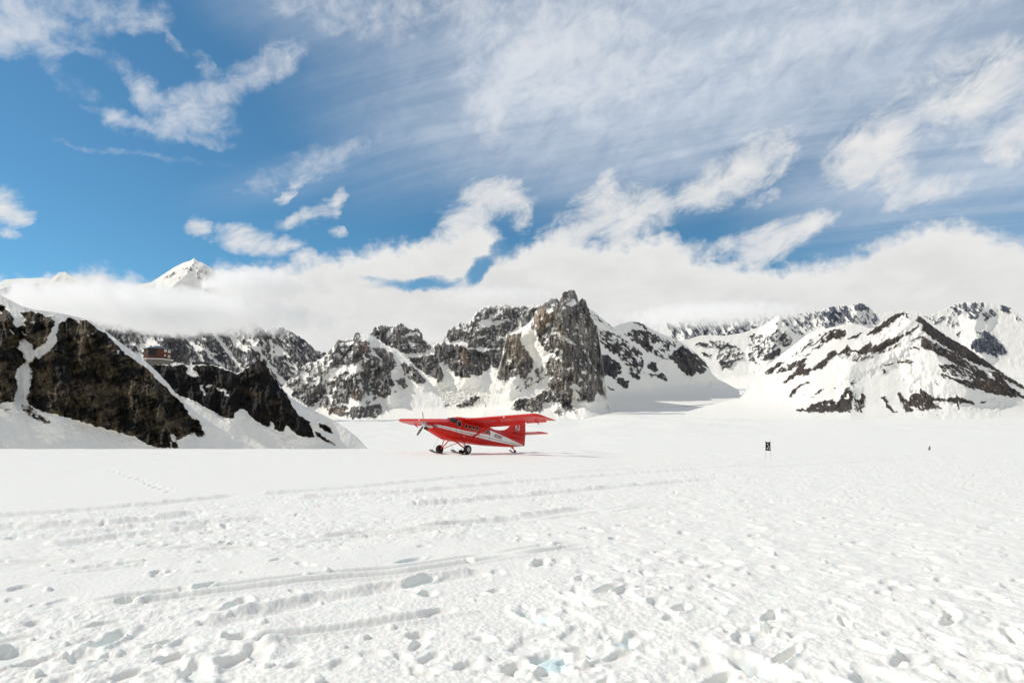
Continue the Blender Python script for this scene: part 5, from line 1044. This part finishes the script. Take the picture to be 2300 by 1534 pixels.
def marker(px, py_bot, D, z0, lean, label):
    c = at(px, py_bot, D)
    gz_ = c.z - z0
    t = empty('runway_marker', (c.x, c.y, gz_), (0, lean[1], 0))
    tag(t, label, 'runway marker', 'markers along the snow runway')
    # fabric panel stretched between two canes, sagging at the top edge
    n, k = 12, 10
    rows = []
    fr = []
    for j in range(k + 1):
        v = j / k
        row = []
        for i in range(n + 1):
            u = i / n
            w0 = -0.200 + 0.035 * v + lean[0] * v; w1 = 0.175 - 0.005 * v
            top = z0 + 0.68 - 0.075 * math.sin(math.pi * min(1, u * 1.02)) * v - 0.02 * u
            bot = z0 + 0.02 - 0.03 * u
            row.append(Vector((w0 + (w1 - w0) * u, 0.03 * math.sin(u * 5 + v * 3) * math.sin(math.pi * u), bot + (top - bot) * v)))
        rows.append(row)
    m = MB()
    off = Vector((0, 0.006, 0))
    m.sheet(rows); m.sheet([[p + off for p in r][::-1] for r in rows])
    m.sheet([rows[0], [p + off for p in rows[0]]]); m.sheet([[p + off for p in rows[-1]], rows[-1]])
    panel = m.build('panel', M_flag, t, smooth=True)
    for u, v, r in ((.38, .72, .045), (.62, .46, .045), (.36, .25, .052), (.80, .22, .045)):
        i, j = u * n, v * k; i0, j0 = int(i), int(j)
        p = rows[j0][i0].lerp(rows[j0][i0 + 1], i - i0).lerp(rows[j0 + 1][i0].lerp(rows[j0 + 1][i0 + 1], i - i0), j - j0)
        m = MB(); p = p + Vector((0, -0.012, 0)); m.tube(p, p + Vector((0, -0.006, 0)), r, n=18)
        m.build('dot', M_dot, panel)
    for x, dx in ((-0.205, 0.03 + lean[0]), (0.185, -0.005)):
        m = MB(); m.tube((x, 0.012, -0.25), (x + dx, 0.012, z0 + 0.72), 0.009, n=6); m.build('cane', M_cane, t)
marker(1725.5, 1012, 49.6, 0.53, (0.02, 0.0), 'black fabric runway marker with white dots between two thin canes in the snow')
marker(2086.5, 1010.5, 118.0, 0.45, (0.16, 0.12), 'small distant black marker leaning on the snow at far right')
# ------------------------------------------------------------------ node expressions
class NX:
    def __init__(s, nt): s.nt = nt
    def m(s, op, *a, clamp=False):
        n = s.nt.nodes.new('ShaderNodeMath'); n.operation = op; n.use_clamp = clamp
        for i, v in enumerate(a):
            if isinstance(v, (int, float)): n.inputs[i].default_value = float(v)
            else: s.nt.links.new(v, n.inputs[i])
        return n.outputs[0]
    def add(s, a, b): return s.m('ADD', a, b)
    def sub(s, a, b): return s.m('SUBTRACT', a, b)
    def mul(s, a, b): return s.m('MULTIPLY', a, b)
    def mad(s, a, b, c): return s.m('MULTIPLY_ADD', a, b, c)
    def mx(s, a, b): return s.m('MAXIMUM', a, b)
    def mn(s, a, b): return s.m('MINIMUM', a, b)
    def smooth(s, lo, hi, v):
        n = s.nt.nodes.new('ShaderNodeMapRange'); n.interpolation_type = 'SMOOTHSTEP'
        n.inputs['From Min'].default_value = lo; n.inputs['From Max'].default_value = hi
        s.nt.links.new(v, n.inputs['Value']); return n.outputs['Result']
    def vec(s, x, y, z=0.0):
        n = s.nt.nodes.new('ShaderNodeCombineXYZ')
        for i, v in enumerate((x, y, z)):
            if isinstance(v, (int, float)): n.inputs[i].default_value = float(v)
            else: s.nt.links.new(v, n.inputs[i])
        return n.outputs[0]
    def noise(s, v, scale=1.0, detail=5, rough=0.55, dist=0.0, lac=2.0):
        n = s.nt.nodes.new('ShaderNodeTexNoise'); n.inputs['Scale'].default_value = scale; n.inputs['Detail'].default_value = detail
        n.inputs['Roughness'].default_value = rough; n.inputs['Distortion'].default_value = dist; n.inputs['Lacunarity'].default_value = lac
        s.nt.links.new(v, n.inputs['Vector']); return n.outputs['Fac']
    def blob(s, v, c, r, ang, wgt):
        n = s.nt.nodes.new('ShaderNodeMapping'); n.vector_type = 'TEXTURE'
        n.inputs['Location'].default_value = (c[0], c[1], 0); n.inputs['Rotation'].default_value = (0, 0, ang); n.inputs['Scale'].default_value = (r[0], r[1], 1)
        s.nt.links.new(v, n.inputs['Vector'])
        d = s.nt.nodes.new('ShaderNodeVectorMath'); d.operation = 'DOT_PRODUCT'
        s.nt.links.new(n.outputs[0], d.inputs[0]); s.nt.links.new(n.outputs[0], d.inputs[1])
        return s.mad(d.outputs['Value'], -wgt, wgt)
    def mix(s, f, a, b):
        n = s.nt.nodes.new('ShaderNodeMix'); n.data_type = 'RGBA'
        s.nt.links.new(f, n.inputs['Factor'])
        for k, v in (('A', a), ('B', b)):
            if isinstance(v, tuple): n.inputs[k].default_value = (*v, 1)
            else: s.nt.links.new(v, n.inputs[k])
        return n.outputs['Result']

# ------------------------------------------------------------------ clouds resting on the ranges
def cloud(x, y, D, hw, hh, hd, dens, seed, thr=0.34, soft=0.5, nscale=2.2, mesh_seed=1):
    """closed billowy hull, hw x hh half size in photo pixels at distance D, filled with uneven vapour"""
    c = at(x, y, D); k = D / F
    bm = bmesh.new(); bmesh.ops.create_icosphere(bm, subdivisions=4, radius=1.0)
    me = bpy.data.meshes.new('cloud'); bm.to_mesh(me); bm.free()
    o = bpy.data.objects.new('cloud', me); o.location = c; o.scale = (hw * k, hd, hh * k)
    o.rotation_euler = (0, 0, -math.atan2(c.x, c.y))
    m = bpy.data.materials.new('cloud_vapour'); m.use_nodes = True; nt = m.node_tree; nt.nodes.clear(); N = NX(nt)
    out = nt.nodes.new('ShaderNodeOutputMaterial'); pv = nt.nodes.new('ShaderNodeVolumePrincipled')
    tc = nt.nodes.new('ShaderNodeTexCoord'); sx = nt.nodes.new('ShaderNodeSeparateXYZ')
    nt.links.new(tc.outputs['Object'], sx.inputs[0])
    r2 = N.add(N.add(N.mul(sx.outputs[0], sx.outputs[0]), N.mul(sx.outputs[1], sx.outputs[1])), N.mul(sx.outputs[2], sx.outputs[2]))
    v = N.vec(N.mad(sx.outputs[0], hw / hh, seed * 3.7), N.mul(sx.outputs[1], max(1.0, hd / (hh * k))), N.mul(sx.outputs[2], 1.0))
    n = N.noise(v, nscale, 5, 0.55)
    d = N.add(N.sub(1.0, r2), N.mul(N.sub(n, 0.5), 2.0))
    d = N.smooth(thr, thr + soft, d)
    nt.links.new(N.mul(d, dens), pv.inputs['Density'])
    pv.inputs['Color'].default_value = (1, 1, 1, 1); pv.inputs['Anisotropy'].default_value = 0.0
    nt.links.new(pv.outputs['Volume'], out.inputs['Volume'])
    me.materials.append(m)
    link(o); tag(o, kind='stuff')
    return o

if CLOUDS:
    cloud(345, 694, 2300, 470, 70, 150, 0.035, 1, thr=0.25, soft=0.6)
    cloud(575, 640, 2500, 150, 46, 130, 0.03, 7, thr=0.2, soft=0.7)
    cloud(365, 728, 2250, 130, 36, 90, 0.03, 3, thr=0.2, soft=0.7)
    cloud(1120, 668, 2750, 170, 30, 90, 0.016, 5, thr=0.15, soft=0.9)
    cloud(1600, 707, 4700, 250, 38, 160, 0.014, 9, thr=0.1, soft=1.0)
# ------------------------------------------------------------------ sky, sun, camera
def uv(x, y):
    dx, dz = ray(x, y)
    d = Vector((float(dx), 1.0, float(dz))).normalized()
    return math.atan2(d.x, d.y) * F, math.asin(d.z) * F

w = bpy.data.worlds.new('World'); scene.world = w; w.use_nodes = True
nt = w.node_tree; nt.nodes.clear(); N = NX(nt)
tc = nt.nodes.new('ShaderNodeTexCoord'); sx = nt.nodes.new('ShaderNodeSeparateXYZ'); nt.links.new(tc.outputs['Generated'], sx.inputs[0])
X_, Y_, Z_ = sx.outputs
U = N.mul(N.m('ARCTAN2', X_, Y_), F)                    # azimuth
V = N.mul(N.m('ARCSINE', Z_), F)                        # elevation
UVv = N.vec(U, V)
# edge wobble shared by all cloud shapes
warp_u = N.mul(N.sub(N.noise(UVv, 1 / 70, 4, 0.6), 0.5), 70.0)
warp_v = N.mul(N.sub(N.noise(N.vec(N.add(U, 900.0), V), 1 / 70, 4, 0.6), 0.5), 46.0)
Uw, Vw = N.add(U, warp_u), N.add(V, warp_v)
fine = N.sub(N.noise(UVv, 1 / 26, 6, 0.62, 0.3), 0.5)
wisp = N.sub(N.noise(N.vec(N.mad(V, -0.45, U), N.mad(U, 0.45, V)), 1 / 40, 6, 0.62, 0.35), 0.5)

UVw = N.vec(Uw, Vw)
def blob(x, y, rx, ry, ang, wgt, src=None):
    return N.blob(src or UVw, uv(x, y), (rx, ry), math.radians(-ang), wgt)

def union(it):
    o = 0.0
    for b in it: o = N.mx(b, o)
    return o

puffs = union(blob(*p) for p in [
    (560, 540, 100, 34, 6, 1.0), (640, 548, 46, 22, 0, .8), (447, 513, 34, 32, 0, 1.05), (680, 578, 38, 22, 0, .9), (755, 452, 22, 40, 25, .95), (690, 486, 90, 22, -22, .85), (765, 517, 28, 18, 0, .7),
    (-5, 462, 60, 44, 0, 1.0), (12, 524, 30, 14, 0, .5), (660, 425, 60, 14, -38, .5),
    (1660, 385, 150, 62, -28, 1.15), (1600, 420, 110, 44, -22, 1.0), (1735, 345, 70, 52, 10, 1.0), (1715, 445, 50, 22, -20, .6), (1955, 335, 115, 76, -28, 1.0), (2010, 395, 46, 80, -12, .85), (2080, 435, 95, 28, -12, .6), (1905, 350, 50, 46, 0, .8),
    (2200, 205, 170, 100, 10, .85), (2290, 290, 70, 90, 0, .75), (2130, 250, 110, 60, -20, .6), (2150, 310, 50, 30, 0, .4),
    (1105, 455, 110, 62, -10, 1.1), (1050, 490, 80, 54, -10, 1.0), (1165, 470, 40, 76, 0, .9), (1390, 485, 170, 84, -8, 1.05), (1372, 425, 46, 50, 10, .8), (1290, 530, 120, 50, -14, 1.05),
    (1720, 550, 140, 52, -12, .95), (1820, 505, 80, 26, -14, .95), (1600, 560, 100, 36, -6, .85), (940, 550, 60, 20, -18, .6)])
wisps = union(blob(*p) for p in [
    (420, 245, 130, 52, -38, .85), (430, 280, 110, 44, -8, .85), (350, 288, 170, 20, 5, .75), (330, 215, 110, 34, 42, .75), (500, 205, 100, 40, -34, .75), (600, 150, 120, 46, -32, .7), (465, 158, 50, 24, 40, .65), (290, 165, 70, 22, 20, .4), (190, 215, 150, 24, 28, .38),
    (480, 260, 60, 60, 0, .6), (20, 45, 170, 70, -12, .95), (110, 10, 160, 60, -8, .75), (20, 90, 80, 30, 0, .7), (300, 25, 90, 48, -10, .6), (395, 96, 60, 12, 48, .5), (190, 112, 40, 14, 0, .35), (330, 350, 190, 10, -3, .4), (700, 370, 200, 40, -25, .5), (620, 400, 130, 20, -22, .42),
    (1250, 120, 280, 130, -8, .95), (1115, 220, 90, 120, 10, .85), (1110, 290, 60, 60, 0, .6), (1380, 180, 260, 90, -10, .7), (1150, 20, 520, 70, 0, .62), (760, 20, 260, 60, 6, .55), (1900, 60, 500, 90, -6, .5)])
# ragged filaments: a second, finer warp drawn out along the wind
fu = N.mad(U, 0.92, N.mul(V, 0.39)); fv = N.mad(V, 0.92, N.mul(U, -0.39))
fil = N.sub(N.noise(N.vec(N.mul(fu, 0.55), N.mul(fv, 1.0)), 1 / 58, 10, 0.68, 0.45), 0.5)
edge_p = N.smooth(0.0, 0.25, puffs)
d_puff = N.mul(N.smooth(0.05, 1.45, N.add(N.mul(puffs, 1.15), N.mul(N.mul(fil, 3.3), edge_p))), 0.97)
edge_w = N.smooth(0.0, 0.22, wisps)
d_wisp = N.mul(N.smooth(0.02, 1.55, N.add(N.mul(wisps, 1.15), N.mul(N.mul(N.add(N.mul(fil, 1.9), N.mul(wisp, 1.3)), edge_w), 1.0))), 0.86)
# cloud bank along the ranges: height of its top against azimuth
def curve(pts, src, u0, u1):
    n = nt.nodes.new('ShaderNodeFloatCurve'); c = n.mapping.curves[0]
    while len(c.points) > 2: c.points.remove(c.points[1])
    P = sorted(pts)
    vs = [p[1] for p in P]; lo, hi = min(vs), max(vs)
    f = lambda p: ((p[0] - u0) / (u1 - u0), (p[1] - lo) / (hi - lo))
    c.points[0].location = f(P[0]); c.points[1].location = f(P[-1])
    for p in P[1:-1]: c.points.new(*f(p))
    for p in c.points: p.handle_type = 'VECTOR'
    n.mapping.use_clip = False; n.mapping.update()
    t = N.m('MULTIPLY_ADD', src, 1 / (u1 - u0), -u0 / (u1 - u0), clamp=True)
    nt.links.new(t, n.inputs['Value'])
    return N.mad(n.outputs[0], hi - lo, lo)
topline = [(-700, 560), (-300, 600), (0, 650), (60, 636), (110, 628), (180, 614), (226, 606), (262, 616), (300, 632), (345, 640), (430, 640), (470, 606), (485, 598), (540, 606), (600, 604), (660, 598), (720, 582), (800, 566), (880, 550), (960, 540), (1020, 522), (1075, 500), (1120, 520), (1150, 560),
           (1195, 548), (1240, 531), (1300, 545), (1350, 548), (1420, 540), (1500, 528), (1528, 545), (1560, 578), (1640, 592), (1760, 603), (1880, 588), (1950, 562), (2000, 534), (2080, 505), (2170, 506), (2240, 530), (2330, 560), (2700, 560), (3100, 520)]
tp = [uv(*p) for p in topline]
VT = curve(tp, N.add(U, N.mul(warp_u, 0.35)), tp[0][0], tp[-1][0])
bil = N.m('ABSOLUTE', N.sub(N.noise(N.vec(U, N.mul(V, 1.3)), 1 / 62, 3, 0.55), 0.5))
bank_e = N.add(N.sub(VT, V), N.add(N.mul(fine, 46.0), N.add(N.mul(warp_v, 0.45), N.mul(N.sub(0.10, bil), 80.0))))
holes_ = union(blob(*p) for p in [(940, 640, 130, 20, -3, 1.0), (1078, 606, 60, 24, -38, 1.1), (1135, 560, 60, 34, -40, 1.1), (870, 634, 70, 12, 8, .6), (1190, 530, 40, 26, -30, .9)])
d_bank = N.mul(N.smooth(-16.0, 28.0, bank_e), N.sub(1.0, N.mul(N.smooth(0.05, 1.0, N.mad(N.mul(fil, 1.6), N.smooth(0.0, 0.3, holes_), holes_)), 0.95)))
# high veil in streaks: a flat sheet far above, combed by the wind
zc = N.mx(Z_, 0.03)
pxs, pys = N.m('DIVIDE', X_, zc), N.m('DIVIDE', Y_, zc)
wa = math.radians(-62); ca, sa = math.cos(wa), math.sin(wa)
along = N.mad(pxs, math.sin(wa), N.mul(pys, math.cos(wa))); across = N.mad(pxs, math.cos(wa), N.mul(pys, -math.sin(wa)))
bend = N.mul(N.sub(N.noise(N.vec(N.mul(along, 0.22), N.mul(across, 0.3)), 1.0, 2, 0.5), 0.5), 1.6)
ac = N.add(across, bend)
s1 = N.noise(N.vec(N.mul(along, 0.16), N.mul(ac, 1.5)), 1.0, 7, 0.6, 0.4)
s2 = N.noise(N.vec(N.mul(along, 0.55), N.mul(ac, 6.5)), 1.0, 7, 0.68, 0.5)
s3 = N.noise(N.vec(N.mul(along, 0.5), N.mul(ac, 0.55), 3.0), 1.0, 3, 0.5)
cover = union(blob(*p, src=UVv) for p in [(1600, 110, 1150, 390, -5, 1.05), (1050, 300, 560, 190, -20, .55), (2200, 330, 620, 330, 0, .80), (800, 40, 560, 190, 6, .55), (1700, 400, 800, 120, -6, .36), (720, 390, 420, 90, -18, .42), (1250, 160, 420, 200, -8, 1.15)])
outside = N.m('MAXIMUM', N.smooth(1250, 1900, N.m('ABSOLUTE', U)), N.smooth(1050, 1500, V))  # sky out of view: bright veil added as fill light
cover = N.mx(cover, N.mul(outside, 0.9))
veil = N.smooth(0.10, 0.84, N.add(N.mul(cover, N.add(N.mul(s1, 0.85), N.mul(s3, 0.5))), N.add(N.mul(N.sub(s2, 0.5), N.mul(cover, 0.50)), N.mul(cover, 0.06))))
d_veil = N.mul(veil, N.mad(fil, 1.0, 0.86))
# colours
sky = nt.nodes.new('ShaderNodeTexSky'); sky.sky_type = 'NISHITA'; sky.sun_disc = False
sky.sun_elevation = SUN_EL; sky.sun_rotation = SUN_AZ; sky.altitude = 1800; sky.air_density = 1.0; sky.dust_density = 0.6; sky.ozone_density = 1.6
sc = nt.nodes.new('ShaderNodeMix'); sc.data_type = 'RGBA'; sc.blend_type = 'MULTIPLY'; sc.inputs['Factor'].default_value = 1.0; sc.inputs['B'].default_value = (*SKY_MUL, 1)
nt.links.new(sky.outputs[0], sc.inputs['A'])
col = sc.outputs['Result']
K = 1 / SKY_STR
def cl(c): return tuple(v * K * 1.08 for v in c)
vcol = N.mix(outside, cl((0.59, 0.66, 0.76)), cl((0.54, 0.55, 0.57)))
col = N.mix(d_veil, col, vcol)
col = N.mix(d_wisp, col, cl((0.72, 0.75, 0.80)))
body = N.noise(N.vec(N.mul(U, 1.0), N.mul(V, 2.0)), 1 / 120, 6, 0.55, 0.3)
pcol = N.mix(N.smooth(0.35, 0.7, body), cl((0.72, 0.74, 0.76)), cl((0.84, 0.83, 0.815)))
col = N.mix(d_puff, col, pcol)
bcol = N.mix(N.smooth(0.3, 0.75, body), cl((0.73, 0.73, 0.725)), cl((0.82, 0.815, 0.80)))
rim = N.smooth(70.0, 10.0, bank_e)
bcol = N.mix(N.mul(rim, 0.6), bcol, cl((0.84, 0.84, 0.835)))
col = N.mix(d_bank, col, bcol)
bg = nt.nodes.new('ShaderNodeBackground'); bg.inputs['Strength'].default_value = SKY_STR
nt.links.new(col, bg.inputs['Color'])
wo = nt.nodes.new('ShaderNodeOutputWorld'); nt.links.new(bg.outputs[0], wo.inputs['Surface'])
w.cycles.sampling_method = 'MANUAL'; w.cycles.sample_map_resolution = 512

sl = bpy.data.lights.new('sun', 'SUN'); sl.energy = SUN_STR; sl.angle = math.radians(0.53); sl.color = (1.0, 0.95, 0.86)
so = bpy.data.objects.new('sun', sl); link(so)
sd = Vector((math.sin(SUN_AZ) * math.cos(SUN_EL), math.cos(SUN_AZ) * math.cos(SUN_EL), math.sin(SUN_EL)))
so.rotation_euler = (-sd).to_track_quat('-Z', 'Y').to_euler(); so.location = (-60, 0, 60)

cd = bpy.data.cameras.new('camera'); cd.sensor_width = 36; cd.lens = F * 36 / 2300; cd.clip_start = 0.1; cd.clip_end = 60000
co = bpy.data.objects.new('camera', cd); co.location = (0, 0, CH); co.rotation_euler = (math.pi / 2 + PITCH, 0, 0); link(co)
scene.camera = co
vs = scene.view_settings; vs.view_transform = 'Standard'; vs.look = 'None'; vs.exposure = EXPO; vs.gamma = 1.0; vs.use_curve_mapping = False
cy = scene.cycles; cy.max_bounces = 16; cy.diffuse_bounces = 4; cy.glossy_bounces = 3; cy.transmission_bounces = 4; cy.volume_bounces = 12; cy.transparent_max_bounces = 12
cy.use_denoising = True; cy.volume_step_rate = 2.0; cy.volume_max_steps = 256; cy.caustics_reflective = False; cy.caustics_refractive = False
